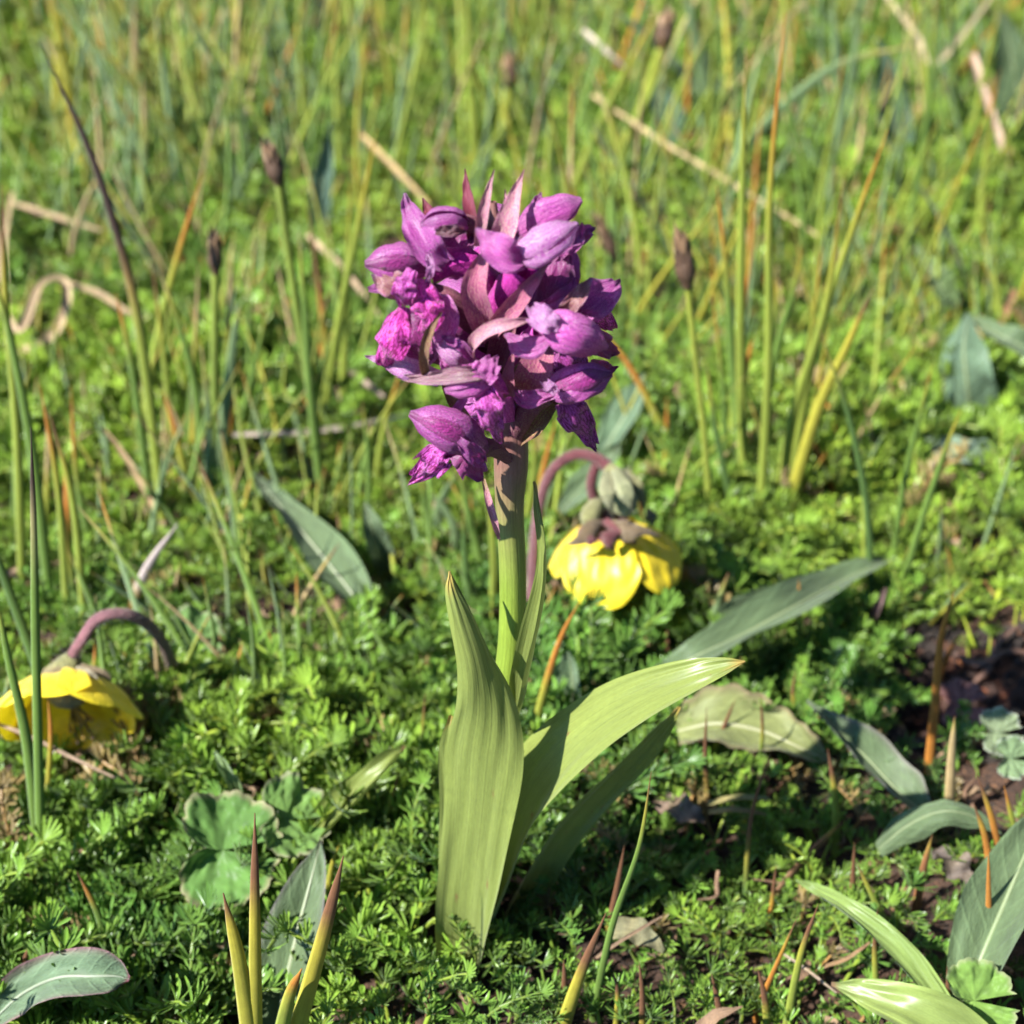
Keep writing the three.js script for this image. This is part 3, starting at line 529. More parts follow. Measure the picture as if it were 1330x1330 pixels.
blade1('brown topped blade beside the thin curved green one', [[790, 1210], [802, 1150], [811, 1098]], 8, Gy, Tb, 0.35);
blade1('long pointed dry brown blade lying across the bare soil', [[1008, 1160], [1050, 1110], [1099, 1064]], 11, [0.28, 0.15, 0.07], Tb, 0.8, { flatOn: true });
blade1('stout green blade with a rusty tip lying by the arching orchid leaf', [[884, 1142], [905, 1120], [931, 1100]], 13, Gm, [0.4, 0.18, 0.07], 0.6, { flatOn: true });
blade1('pale straw tipped blade with a red brown foot, left above the pink stalk', [[168, 806], [190, 740], [231, 680]], 12, [0.25, 0.10, 0.05], [0.55, 0.45, 0.40], 0.5);
blade1('short golden blade with a dark tip above the curled leaf at lower left', [[142, 1246], [128, 1190], [100, 1132]], 9, Gm, Tb, 0.85, { via: To });
blade1('rusty stiff blade standing right of the dark folded leaf', [[1192, 1166], [1200, 1125], [1211, 1084]], 11, [0.34, 0.14, 0.05], Tb, 0.9);
tuft('orange brown needles at the right edge before the grey leaf', [[[[1302, 1140], [1290, 1070], [1269, 1006]], 9, To, Tb, 0.8], [[[1288, 1150], [1280, 1090], [1264, 1042]], 9, To, Tb, 0.8], [[[1284, 1270], [1284, 1180], [1284, 1102]], 9, Go, To, 0.5], [[[1330, 1120], [1316, 1070], [1304, 1020]], 8, Gy, To, 0.8]]);
const BROWNED = 'brown tipped blades right of the orchid', RUSTED = 'rusty tipped blades left of the orchid';
const small = (group, label, rows, w, body, from) => alone('grass_leaf', bladeOf(rows, w, body, Tb, from), M.blade, label, 'grass blade', group);
small(BROWNED, 'thin brown needle standing in front of the flat yellowish dying leaf', [[920, 1050], [916, 985], [918, 918]], 6, Tb, 0.5);
small(BROWNED, 'tall thin brown needle right of the dying leaf, above the crossing olive stalks', [[968, 1160], [976, 1060], [1002, 974]], 6, Gd, 0.5);
small(BROWNED, 'green blade with a rusty top under the tip of the dark folded leaf', [[1086, 1092], [1084, 1030], [1075, 972]], 9, Gy, 0.72);
small(BROWNED, 'slanted short blade crossing the dying leaf from left to right', [[926, 980], [940, 945], [955, 908]], 7, Gy, 0.5);
small(BROWNED, 'orange needle slanting up behind the golden blade, near the bright strap leaf', [[984, 1310], [1010, 1250], [1036, 1190]], 7, To, 0.8);
small(BROWNED, 'golden green blade leaning right, just left of the bright strap leaf', [[1022, 1330], [1040, 1240], [1063, 1174]], 10, Gy, 0.7);
small(BROWNED, 'short blade leaning left at the bottom edge, left of the golden green blade', [[996, 1330], [992, 1290], [984, 1258]], 8, Gy, 0.5);
small(BROWNED, 'dark orange stub at the bottom edge, halfway between orchid and brown tipped leaf', [[938, 1340], [932, 1300], [924, 1264]], 8, To, 0.5);
small(BROWNED, 'upright brown stub at the bottom edge below the dead leaf scrap', [[834, 1340], [834, 1290], [830, 1248]], 7, Go, 0.4);
small(BROWNED, 'tiny brown stub just left of the thick golden blade at the bottom', [[732, 1300], [733, 1270], [732, 1246]], 7, Go, 0.4);
small(BROWNED, 'orange upright needle above the tip of the bright strap leaf', [[1108, 1180], [1108, 1140], [1110, 1094]], 8, To, 0.5);
small(BROWNED, 'yellowish blade leaning left over the bright strap leaf', [[1156, 1214], [1136, 1170], [1112, 1120]], 8, Gy, 0.85);
small(BROWNED, 'green blade leaning right over the folded grey leaf at the right', [[1230, 1250], [1246, 1190], [1266, 1138]], 8, Gm, 0.85);
small(BROWNED, 'short blade standing right behind the bright strap leaf', [[1138, 1290], [1136, 1230], [1140, 1180]], 7, Gy, 0.6);
small(BROWNED, 'brown tipped blade rising before the crinkled scalloped leaf in the corner', [[1234, 1340], [1232, 1290], [1230, 1255]], 8, Go, 0.6);
small(BROWNED, 'greenish needle rising from the middle of the dying leaf', [[980, 1010], [990, 960], [988, 900]], 6, Gm, 0.7);
small(BROWNED, 'short rusty needle just behind the middle of the arching orchid leaf', [[868, 880], [868, 850], [866, 810]], 7, Gy, 0.6);
small(BROWNED, 'short blade with a rusty tip left of the dark folded leaf tip', [[1036, 940], [1030, 900], [1034, 870]], 6, Gy, 0.6);
small(BROWNED, 'little brown topped blade right of the thick golden blade at the bottom', [[800, 1330], [802, 1290], [796, 1260]], 6, Go, 0.6);
small(BROWNED, 'orange needle left of the tip of the bright strap leaf', [[1000, 1200], [1004, 1160], [1008, 1124]], 6, To, 0.6);
small(RUSTED, 'thin green blade slanting right beside the folded yellow green leaf', [[480, 1100], [500, 1060], [520, 1000]], 7, Gm, 0.8);
small(RUSTED, 'thin green blade slanting left across the folded yellow green leaf', [[498, 1090], [484, 1050], [470, 1000]], 7, Gm, 0.85);
small(RUSTED, 'short half rusty blade between the folded leaf and the orchid base', [[520, 1120], [512, 1090], [502, 1064]], 7, Gm, 0.5);
small(RUSTED, 'upright thin blade in front of the folded yellow green leaf', [[442, 1110], [442, 1060], [442, 1010]], 7, Gm, 0.85);
small(RUSTED, 'short rusty blade right above the curled leaf in the bottom left corner', [[28, 1280], [32, 1250], [38, 1226]], 8, Gm, 0.3);
small(RUSTED, 'little brown topped blade at the bottom edge below the orchid', [[556, 1340], [556, 1310], [558, 1290]], 7, Gm, 0.4);
small(RUSTED, 'slanting green blade lying towards the tip of the upright orchid leaf', [[470, 850], [500, 826], [552, 800]], 7, Gm, 0.95);
small(RUSTED, 'thin green blade close against the left margin of the orchid leaf', [[540, 1010], [548, 960], [552, 900]], 6, Gm, 0.8);

// ---------------------------------------------------------------- sedges with brown seed heads
function seedSedge(label, rows, wpx, head, hw, o = {}) {
  const P = standing(rows), t = thing('seeding_sedge', label, 'sedge', P[0].clone()), k = metre(P[1]), top = P[P.length - 1]; bs += 1.1;
  part(t, 'stem', tube(P, [0.9, 1, 0.95, 0.85].map((f) => f * wpx * 0.5 * k), { nu: 34, nv: 8, flat: 0.8, col: (u) => tint(blend(o.stem ?? Gy, Go, 0.3 * u), 0.95 + 0.25 * nz(u * 9, bs)), seed: bs }), M.blade);
  const d = atZ(head[0], head[1], top.z).sub(top), at = (u) => top.clone().addScaledVector(d, u), out = [tube([at(-0.02), at(0.3), at(0.65), at(1)], [0.2, 0.42, 0.3, 0.04].map((f) => f * hw * k), { nu: 14, nv: 9, col: [0.11, 0.055, 0.025] })], r = rng(Math.floor(bs * 10)), side = d.clone().normalize().cross(V(0, 0, 1)), fwd = V(0, 0, 1);
  for (let i = 0; i < 16; i++) {
    const a = i * 2.4, f = 0.04 + 0.6 * (i / 16), R = hw * k * (0.36 - 0.12 * f), o3 = side.clone().multiplyScalar(Math.cos(a)).addScaledVector(fwd, Math.sin(a)), L = d.length() * (0.46 + 0.3 * r());
    const p0 = at(f).addScaledVector(o3, R * 0.5), p1 = at(f).addScaledVector(d.clone().normalize(), L * 0.5).addScaledVector(o3, R * 1.15), p2 = at(f).addScaledVector(d.clone().normalize(), L).addScaledVector(o3, R * (0.75 + 0.5 * r()));
    out.push(ribbon([p0, p1, p2], [hw * k * 0.16, hw * k * 0.2, 0.00003], { nu: 8, nv: 4, cup: -0.9, n: o3, col: i < 7 ? [0.13, 0.065, 0.03] : i % 3 ? [0.34, 0.19, 0.09] : [0.52, 0.34, 0.19], seed: i + bs }));
  }
  part(t, 'seed_head', mergeGeometries(out), M.dry);
  return t;
}
seedSedge('sedge with a pointed brown seed head, sharp before the meadow right of the spike', [[925, 710], [916, 580], [904, 470], [893, 372]], 9, [884, 303], 30);
seedSedge('thick stemmed sedge with a brown seed head, upper one left of the spike', [[418, 650], [408, 540], [384, 390], [362, 238]], 12, [348, 186], 27, { stem: Gm });
seedSedge('thick stemmed sedge with a brown seed head, lower one at the left', [[282, 650], [280, 560], [279, 450], [280, 355]], 12, [278, 302], 22, { stem: Gm });
seedSedge('far sedge with a blurred brown seed head straight above the spike', [[650, 190], [656, 150], [662, 115]], 15, [662, 72], 26);
seedSedge('far sedge with a blurred dark seed head at the top edge right of the spike', [[800, 230], [836, 130], [860, 62]], 14, [868, 15], 30);
seedSedge('leaning sedge with a narrow brown seed head close right of the spike', [[830, 420], [812, 370], [799, 335]], 9, [776, 282], 20);

// ---------------------------------------------------------------- broad leaves
broadLeaf('grey green lance leaf with a pale midrib, left below the flower spike', [[476, 800, 4, 26], [456, 770, 8, 58], [418, 722, 11, 64], [376, 672, 11, 48], [346, 636, 9, 26], [328, 614, 7, 3]], { color: GREY, n: V(0.35, 0.85, 0.4).normalize(), fold: 0.2, ribColor: [0.36, 0.39, 0.25] });
broadLeaf('long grey lance leaf behind the tip of the arching orchid leaf', [[852, 880, 5, 20], [905, 852, 10, 50], [965, 824, 13, 60], [1035, 786, 13, 62], [1095, 754, 11, 50], [1140, 734, 9, 26], [1166, 722, 7, 3]], { color: GREY, n: V(-0.35, 0.85, 0.35).normalize(), fold: 0.25, wave: 0.16 });
broadLeaf('short shaded leaf behind the long grey lance leaf', [[912, 842, 3, 18], [944, 806, 7, 40], [990, 782, 8, 38], [1034, 764, 8, 4]], { color: GREY, n: V(0.2, 0.8, 0.5).normalize() });
broadLeaf('dark folded pointed leaf on the bare soil at the right', [[1206, 1060, 3, 26], [1168, 1030, 6, 58], [1126, 985, 9, 56], [1084, 945, 11, 34], [1048, 911, 11, 3]], { color: GREY, n: V(0.35, 0.75, 0.55).normalize(), fold: 0.55, edge: [0.24, 0.22, 0.18] });
broadLeaf('limp dark leaf curling over the soil below the folded leaf', [[1140, 1104, 2, 26], [1180, 1072, 6, 48], [1225, 1054, 9, 44], [1268, 1062, 7, 30], [1300, 1082, 4, 6]], { color: GREY, n: V(0, 0.9, 0.4).normalize(), cup: -0.8 });
broadLeaf('large upright grey leaf behind the thick yellow blades at the bottom edge', [[348, 1390, -5, 70], [366, 1300, -2, 92], [384, 1220, 5, 88], [402, 1150, 11, 56], [412, 1112, 14, 24], [417, 1092, 15, 3]], { color: GREY, n: V(-0.15, 0.75, 0.65).normalize(), fold: 0.22, edge: [0.22, 0.20, 0.17], tip: [0.22, 0.17, 0.16], from: 0.92, ribColor: [0.30, 0.33, 0.2] });
broadLeaf('curled leaf with a pink rim in the bottom left corner', [[-6, 1322, 7, 40], [30, 1290, 10, 66], [75, 1270, 13, 76], [120, 1268, 14, 74], [150, 1268, 14, 50], [168, 1272, 14, 8]], { color: [0.15, 0.23, 0.12], n: V(0.05, 0.85, 0.5).normalize(), cup: 0.8, wave: 0.25, waveN: 1.2, edge: [0.42, 0.20, 0.22], tip: [0.42, 0.12, 0.17], from: 0.93, ribColor: [0.26, 0.30, 0.2] });
broadLeaf('folded yellow green leaf with a withered tip, left of the orchid base', [[402, 1112, 3, 40], [430, 1066, 8, 54], [470, 1024, 13, 52], [505, 992, 16, 34], [527, 970, 17, 6]], { mat: M.orchidLeaf, color: HUE.leaf, n: V(-0.5, 0.7, 0.5).normalize(), cup: 1.3, tip: [0.25, 0.13, 0.06], from: 0.93, rib: false });
broadLeaf('small bright strap leaf standing beside the scalloped leaf', [[322, 1062, 4, 18], [306, 1022, 13, 20], [292, 996, 18, 17], [278, 976, 20, 6]], { up: false, mat: M.orchidLeaf, color: SOFT, n: V(0, 0.6, 0.8).normalize(), cup: 0.8, rib: false });
broadLeaf('bright green strap leaf at the lower right', [[1236, 1330, 4, 36], [1204, 1280, 9, 40], [1158, 1226, 13, 38], [1100, 1180, 15, 30], [1060, 1156, 15, 18], [1034, 1143, 15, 4]], { mat: M.orchidLeaf, color: [0.19, 0.27, 0.06], n: V(0.25, 0.8, 0.5).normalize(), cup: 0.7, rib: false });
broadLeaf('broad green leaf with a brown tip cut by the bottom edge at the right', [[1290, 1390, 4, 80], [1240, 1342, 9, 78], [1180, 1310, 12, 66], [1125, 1290, 13, 40], [1080, 1278, 12, 6]], { mat: M.orchidLeaf, color: [0.21, 0.27, 0.06], n: V(-0.1, 0.8, 0.55).normalize(), cup: 0.6, tip: [0.22, 0.11, 0.05], from: 0.92, rib: false });
broadLeaf('folded grey leaf cut by the right edge near the bottom', [[1250, 1300, 3, 40], [1276, 1240, 9, 84], [1306, 1170, 13, 92], [1336, 1100, 14, 60], [1360, 1050, 13, 6]], { color: GREY, n: V(-0.45, 0.75, 0.5).normalize(), fold: 0.4 });
broadLeaf('flat yellowish dying leaf under the arching orchid leaf', [[880, 950, 2, 60], [930, 940, 4, 92], [990, 950, 4, 88], [1040, 972, 3, 52], [1084, 992, 2, 8]], { color: [0.24, 0.27, 0.085], n: V(0, 0.95, 0.3).normalize(), edge: [0.30, 0.22, 0.12], teeth: 0.06, nTeeth: 8, ribColor: [0.34, 0.34, 0.18] });
broadLeaf('small grey leaf standing on edge right of the orchid stem', [[742, 935, 0, 30], [744, 900, 0, 48], [742, 868, 0, 40], [738, 846, 0, 10]], { up: true, color: [0.14, 0.22, 0.10], n: V(-0.5, 0.2, 0.8).normalize(), fold: 0.4 });
broadLeaf('grey green leaf folded like a tent at the right edge', [[1262, 548, 0, 56], [1256, 500, 2, 76], [1252, 452, 0, 58], [1258, 408, -3, 12]], { up: true, color: [0.15, 0.235, 0.13], n: V(-0.5, 0.3, 0.8).normalize(), fold: -0.5 });
broadLeaf('smooth drooping leaf beside the tent shaped one, cut by the right edge', [[1265, 416, 22, 14], [1300, 436, 22, 36], [1335, 452, 20, 40], [1370, 460, 18, 10]], { color: GREY, n: V(0, 0.8, 0.5).normalize() });
broadLeaf('blurred upright grey leaf at the top right', [[1168, 226, 0, 26], [1164, 170, 0, 44], [1152, 100, 0, 34], [1140, 50, 0, 5]], { up: true, color: [0.12, 0.2, 0.11], n: V(0, 0.3, 0.9).normalize() });
broadLeaf('blurred pale upright leaf left of the spike', [[416, 320, 0, 20], [414, 270, 0, 30], [420, 215, 0, 26], [430, 160, 0, 4]], { up: true, color: [0.15, 0.24, 0.16], n: V(0.3, 0.3, 0.9).normalize() });
broadLeaf('dark leaf hanging in from the top right corner', [[1336, 190, 0, 40], [1322, 120, 0, 62], [1312, 60, 0, 44], [1302, 14, 0, 5]], { up: true, color: GREY, n: V(-0.3, 0.3, 0.9).normalize() });
broadLeaf('pale blurred leaf under the far dark seed head', [[888, 210, 0, 30], [876, 170, 0, 48], [862, 130, 0, 34], [850, 104, 0, 5]], { up: true, color: [0.14, 0.23, 0.14], n: V(-0.2, 0.4, 0.9).normalize() });
broadLeaf('grey green leaf leaning behind the lowest right flowers', [[776, 600, 4, 20], [800, 560, 10, 44], [822, 520, 15, 40], [836, 486, 18, 6]], { color: [0.14, 0.22, 0.11], n: V(-0.4, 0.7, 0.6).normalize(), fold: 0.2 });
broadLeaf('small upright leaf left behind the orchid stem', [[500, 742, 3, 18], [492, 712, 10, 34], [482, 682, 16, 28], [474, 652, 20, 4]], { color: GREY, n: V(0.2, 0.5, 0.8).normalize(), fold: 0.3 });
broadLeaf('leaf beside the pale petal of the right yellow flower, behind the spike', [[724, 668, 6, 18], [760, 630, 14, 40], [790, 596, 20, 30], [806, 576, 22, 4]], { n: V(-0.2, 0.7, 0.6).normalize() });
broadLeaf('silvery blurred leaf in the mat under the tent shaped leaf', [[1200, 570, 5, 20], [1240, 588, 8, 44], [1286, 592, 8, 36], [1324, 584, 6, 5]], { color: [0.17, 0.24, 0.15], n: V(0, 0.9, 0.4).normalize() });
broadLeaf('blunt bright leaf standing among grass at the upper right', [[1240, 400, 6, 20], [1222, 372, 13, 38], [1204, 344, 18, 32], [1188, 316, 20, 5]], { color: SOFT, n: V(0.3, 0.6, 0.7).normalize() });
straw1('slim grey green blade bending down to the tent shaped leaf', [[1272, 416], [1240, 330], [1206, 262], [1190, 238]], 13, [0.16, 0.24, 0.13], { up: true, name: 'grass_leaf', category: 'grass blade', taper: [0.7, 1, 0.9, 0.2], cup: 0.7 });

// scalloped round leaves: lobes round a folded disc
function scalloped(label, cx, cy, rpx, h, tiltN, color, edge, o = {}) {
  const c = onGround(cx, cy, (h + 5) * mm), k = metre(c) * rpx, n = tiltN.clone().normalize(), s = V(1, 0, 0).cross(n).normalize(), a0 = n.clone().cross(s), t = thing('scalloped_leaf', label, 'leaf', c.clone()), lobes = o.lobes ?? 7; bs += 1.9; CLEAR.push([c.x, c.z + 0.001, k * 1.05, c.y - 0.002]); const q = bs;
  const shape = (a) => 0.86 + 0.09 * Math.pow(Math.abs(Math.cos(a * lobes * 0.5)), 0.7) + 0.035 * Math.abs(Math.cos(a * lobes * 1.5)) + 0.05 * nz(Math.cos(a) * 2 + bs, Math.sin(a) * 2) - 0.6 * Math.pow(Math.max(0, Math.cos((a - Math.PI) * 0.5)), 30);
  part(t, 'leaf_blade', grid(16, 120, (u, v) => {
    const a = (v * 0.94 + 0.03) * 2 * Math.PI, r = u * k * shape(a), p = c.clone().addScaledVector(a0, Math.cos(a) * r).addScaledVector(s, Math.sin(a) * r);
    p.addScaledVector(n, k * u * (0.10 * Math.cos(a * lobes) * u + 0.20 * u + 0.32 * nz(Math.cos(a) * 1.3 + q, Math.sin(a) * 1.3, q) + 0.10 * nz(Math.cos(a) * u * 7 + q, Math.sin(a) * u * 7, q)));
    const vein = Math.pow(Math.abs(Math.cos(a * lobes * 0.5)), 24) * (1 - u * 0.6);
    return { p, c: tint(blend(blend(color, tint(color, 1.5), vein * 0.4), edge, 0.85 * smoothstep(u + 0.05 * nz(a * 5, q), 0.88, 1)), 1 + 0.35 * fbm(Math.cos(a) * u * 4 + q, Math.sin(a) * u * 4, q)) };
  }), M.orchidLeaf.clone());
  const m = t.children[0]; m.material.map = m.material.bumpMap = null; m.material.name = 'scalloped leaf'; m.material.clearcoat = 0.08;
  const foot = onGround(cx + (o.sx ?? 30), cy + (o.sy ?? 40), -2 * mm);
  part(t, 'stalk', tube([c.clone().addScaledVector(n, -0.0002), c.clone().lerp(foot, 0.5).add(V(0, 0.001, 0)), foot], [0.0006, 0.0007, 0.0008], { nu: 12, nv: 7, col: [0.2, 0.24, 0.08] }), M.orchidStem);
  return t;
}
scalloped('round scalloped leaf with a pale downy rim, left of the orchid base', 290, 1104, 82, 9, V(0.1, 0.75, 0.6), [0.075, 0.16, 0.028], [0.26, 0.22, 0.12], { lobes: 9 });
scalloped('half folded scalloped leaf behind the round scalloped one', 372, 1064, 58, 11, V(0.5, 0.75, 0.35), [0.11, 0.20, 0.04], [0.24, 0.21, 0.13], { lobes: 8 });
scalloped('bright crinkled scalloped leaf at the bottom right corner', 1266, 1300, 56, 8, V(-0.1, 0.7, 0.7), [0.12, 0.21, 0.035], [0.25, 0.27, 0.13], { lobes: 11, sx: 10, sy: 30 });
scalloped('small reddish pink lobed leaf at the rim of the bare hollow', 1246, 916, 36, 6, V(-0.2, 0.7, 0.6), [0.17, 0.075, 0.065], [0.22, 0.12, 0.10], { lobes: 8, sx: 8, sy: 16 });
scalloped('silvery downy lobed leaf at the right edge below the bare hollow', 1296, 952, 34, 6, V(-0.1, 0.8, 0.6), [0.14, 0.18, 0.09], [0.32, 0.33, 0.26], { lobes: 9, sx: 6, sy: 14 });
scalloped('silvery downy lobed leaf next to the first, nearer the edge', 1312, 985, 30, 5, V(0.1, 0.7, 0.7), [0.13, 0.19, 0.085], [0.30, 0.32, 0.25], { lobes: 9, sx: 6, sy: 14 });
scalloped('lobed leaf in the shade behind the left yellow flower', 250, 830, 44, 7, V(0.2, 0.8, 0.5), [0.11, 0.20, 0.05], [0.24, 0.24, 0.14], { lobes: 7, sx: -20, sy: 20 });

// ---------------------------------------------------------------- straws, twigs, dew
straw1('long tan straw slanting through the grass at the upper right', [[768, 124, 30], [850, 180, 26], [950, 240, 20], [1064, 308, 14]], 12, [0.44, 0.33, 0.14]);
straw1('tan straw pointing down to the top of the spike', [[464, 172, 26], [506, 214, 20], [556, 266, 14]], 13, [0.46, 0.30, 0.12]);
straw1('short whitish straw at the top edge right of the spike', [[756, 40, 40], [784, 66, 36], [814, 92, 30]], 13, [0.55, 0.48, 0.40]);
straw1('bleached twig lying on the mat left below the spike', [[300, 566, 8], [400, 562, 9], [480, 550, 9], [534, 538, 8]], 12, [0.44, 0.38, 0.33]);
straw1('pale stick on the dark soil left of the spike', [[452, 482, 6], [476, 500, 7], [498, 516, 6]], 13, [0.36, 0.28, 0.24]);
straw1('coiled tan ribbon of dead grass at the left edge', [[16, 250, 12], [2, 330, 11], [10, 420, 9], [28, 456, 8], [66, 440, 10], [86, 396, 14], [80, 366, 18], [52, 372, 20], [26, 430, 20], [4, 400, 16]], 17, [0.46, 0.33, 0.19], { nu: 90, taper: [0.5, 1, 1, 1, 1, 1, 1, 0.9, 0.8, 0.4] });
straw1('tan strip of dead grass running right from the coil', [[84, 368, 16], [130, 384, 14], [172, 410, 10], [215, 412, 7]], 15, [0.42, 0.29, 0.16]);
straw1('brownish dead strip above the coil at the left edge', [[14, 264, 16], [70, 282, 14], [130, 300, 12]], 13, [0.36, 0.24, 0.13]);
straw1('pinkish tan twig in front of the left yellow flower', [[-10, 938, 16], [40, 958, 15], [92, 984, 13], [152, 1012, 11]], 8, [0.44, 0.30, 0.22]);
straw1('tan dead blade leaning among the left bunch', [[200, 662, 6], [168, 604, 14], [134, 556, 20]], 12, [0.42, 0.27, 0.13]);
straw1('tan dead blade left of the spike near the bright upright blades', [[398, 306, 14], [444, 350, 12], [492, 412, 9]], 13, [0.46, 0.32, 0.2]);
straw1('pink tinged bent straw at the top right edge', [[1262, 70, 40], [1280, 130, 34], [1294, 170, 30], [1300, 200, 26]], 16, [0.50, 0.34, 0.26]);
straw1('pale straw leaning in from the top right', [[1146, -10, 46], [1190, 50, 40], [1216, 82, 36], [1300, -20, 50]], 13, [0.42, 0.36, 0.2]);
straw1('red brown spike in the grass at the right', [[1318, 376, 12], [1306, 404, 8], [1298, 428, 5]], 14, [0.25, 0.07, 0.03]);
straw1('dry forked twig right of the orchid base', [[774, 1244, 4], [810, 1220, 7], [860, 1190, 9]], 7, [0.26, 0.15, 0.10]);
straw1('dead leaf scrap with torn edges right of the orchid base', [[790, 1215, 2], [812, 1206, 4], [838, 1216, 4], [862, 1236, 3]], 40, [0.20, 0.19, 0.09], { name: 'dead_leaf', category: 'dead leaf', wave: 0.4, waveN: 3, cup: 0.3, taper: [0.4, 1, 0.9, 0.2] });
straw1('pale dead leaf fragment under the arching orchid leaf', [[848, 1040, 2], [872, 1046, 4], [896, 1056, 4], [916, 1066, 2]], 42, [0.22, 0.15, 0.10], { name: 'dead_leaf', category: 'dead leaf', wave: 0.4, waveN: 3, cup: 0.4, taper: [0.4, 1, 0.9, 0.2] });
straw1('grey brown crumpled dead leaf on the soil at the lower right', [[1210, 1104, 2], [1234, 1118, 4], [1252, 1140, 3], [1262, 1156, 2]], 44, [0.15, 0.115, 0.095], { name: 'dead_leaf', category: 'dead leaf', wave: 0.6, waveN: 3, cup: 0.6, taper: [0.4, 1, 0.9, 0.2] });
straw1('orange brown dry stalk behind the round scalloped leaf', [[360, 1030, 12], [380, 1045, 10], [396, 1062, 6]], 15, [0.26, 0.10, 0.04]);
straw1('pinkish grey dead stub by the two pale rushes', [[1130, 806, 3], [1140, 786, 8], [1150, 764, 12]], 22, [0.26, 0.16, 0.15], { name: 'dead_stub', category: 'dead stub', cup: 1.6, taper: [0.8, 1, 0.9, 0.4] });
straw1('thin pale stem crossing the gap at the lower right', [[1018, 1240, 6], [1050, 1262, 6], [1086, 1290, 5]], 6, [0.45, 0.34, 0.26]);
straw1('brown stalk lying in the soil gap at the lower right', [[1070, 1256, 3], [1098, 1246, 5], [1130, 1224, 6]], 8, [0.30, 0.15, 0.07]);
straw1('crossing olive stalks on the mat under the arching leaf, upper', [[920, 1044, 6], [960, 1036, 8], [1000, 1038, 7]], 12, [0.30, 0.30, 0.08]);
straw1('crossing olive stalks on the mat under the arching leaf, lower', [[920, 1056, 6], [955, 1052, 8], [995, 1058, 6]], 11, [0.34, 0.26, 0.07]);
for (const [x, y, h, r, label] of [[785, 102, 26, 0.5, 'bright dew drop glinting in the far grass right above the spike'], [4, 523, 8, 0.6, 'glinting dew drop at the left edge'], [545, 749, 10, 0.3, 'tiny dew drop glinting left of the orchid stem'], [139, 404, 12, 0.4, 'dew drop glinting by the tan coil of dead grass']]) {
  const c = onGround(x, y, h * mm); const g = new THREE.SphereGeometry(r * mm * 1.2, 24, 16); g.scale(1, 0.85, 1);
  const m = new THREE.Mesh(g, M.dew); m.name = numbered('dew_drop'); m.position.copy(c); scene.add(m); tag(m, label, 'dew drop');
}

for (const [rows, w, label] of [[[[1240, 850, 2], [1272, 862, 5], [1310, 846, 4], [1350, 852, 2]], 10, 'dark root crossing the top of the bare hollow'], [[[1262, 890, 1], [1284, 868, 4], [1296, 838, 5], [1322, 812, 3]], 8, 'reddish root rising through the middle of the bare hollow'], [[[1250, 985, 2], [1280, 950, 4], [1322, 930, 3]], 7, 'thin root in the soil below the silvery lobed leaf']]) {
  const P = lying(rows, 2), k = metre(P[0]) * w * 0.5; bs += 1;
  alone('bare_root', tube(P, [k * 0.8, k * 1.1, k * 0.9, k * 0.5], { nu: 40, nv: 8, ridge: 0.12, spin: 4, seed: bs, col: [0.14, 0.07, 0.045] }), M.dry, label, 'root');
}

// ---------------------------------------------------------------- the two yellow flowers
const YEL = { petal: [0.94, 0.70, 0.008], rim: [0.95, 0.74, 0.012], deep: [0.90, 0.60, 0.005], calyx: [0.26, 0.25, 0.09], red: [0.17, 0.035, 0.04], pink: [0.29, 0.12, 0.13] };
function yPetal(t, rows, z, o = {}) {
  const [P, W] = traced(rows, z); os += 1.3;
  return part(t, 'petal', ribbon(P, W, { nu: 30, nv: 18, seed: os, cup: -0.6, wave: 0.07, waveN: 1.4, bump: 0.0003, bumpN: 3, n: FACE, col: mottled(YEL.petal, YEL.rim, YEL.rim, 0.85, 0.08), ...o }), M.yellow);
}
function ySepal(t, rows, z, color, o = {}) { const [P, W] = traced(rows, z); os += 1; return part(t, 'sepal', ribbon(P, W, { nu: 16, nv: 8, seed: os, n: FACE, cup: -0.7, wave: 0.15, bump: 0.0003, col: mottled(color, tint(color, 1.4)), ...o }), M.hairy); }
function yTube(t, name, rows, z, color, color2) { const [P, W] = traced(rows, z); os += 1; return part(t, name, tube(P, W, { nu: 40, nv: 12, seed: os, col: (u, a) => tint(blend(color, color2 ?? color, smoothstep(u, 0.2, 0.7)), 1 + 0.2 * fbm(u * 9 + os, Math.cos(a), Math.sin(a))) }), M.hairy); }
// petals of a cup: sectors of a bowl round an axis that points out of its mouth
function cup(t, C, axis, R, petals, o = {}) {
  const a = axis.clone().normalize(), e1 = V(1, 0, 0).addScaledVector(a, -a.x).normalize(), e2 = a.clone().cross(e1), deg = Math.PI / 180;
  petals.forEach(([az, half, reach, k], i) => {
    os += 1.7; const s = os, tone = mottled(YEL.petal, YEL.rim, YEL.rim, 0.85, 0.07);
    part(t, 'petal', grid(30, 26, (u, v) => {
      const x = v * 2 - 1, w = half * (0.75 + 0.25 * Math.sin(Math.min(1, u * 1.35) * 1.57)), uu = u * (1 - (o.round ?? 0.17) * Math.pow(Math.abs(x), 2.6) - 0.07 * Math.pow(1 - Math.abs(x), 4) * smoothstep(u, 0.6, 1)), th = uu * reach * deg, ph = (az + x * w) * deg;
      const r = R * (k + 0.05 * x * x * (o.curl ?? 1) + 0.05 * nz(u * 2 + s, x * 1.5, s) + 0.025 * nz(u * 6 + s, x * 5, s)) * (1 + 0.05 * smoothstep(u, 0.8, 1)), y = -Math.cos(th) * (o.deep ?? 1);
      const p = C.clone().addScaledVector(a, r * y).addScaledVector(e1, r * Math.sin(th) * Math.cos(ph)).addScaledVector(e2, r * Math.sin(th) * Math.sin(ph));
      return { p, c: tone(u, x) };
    }), M.yellow);
  });
}
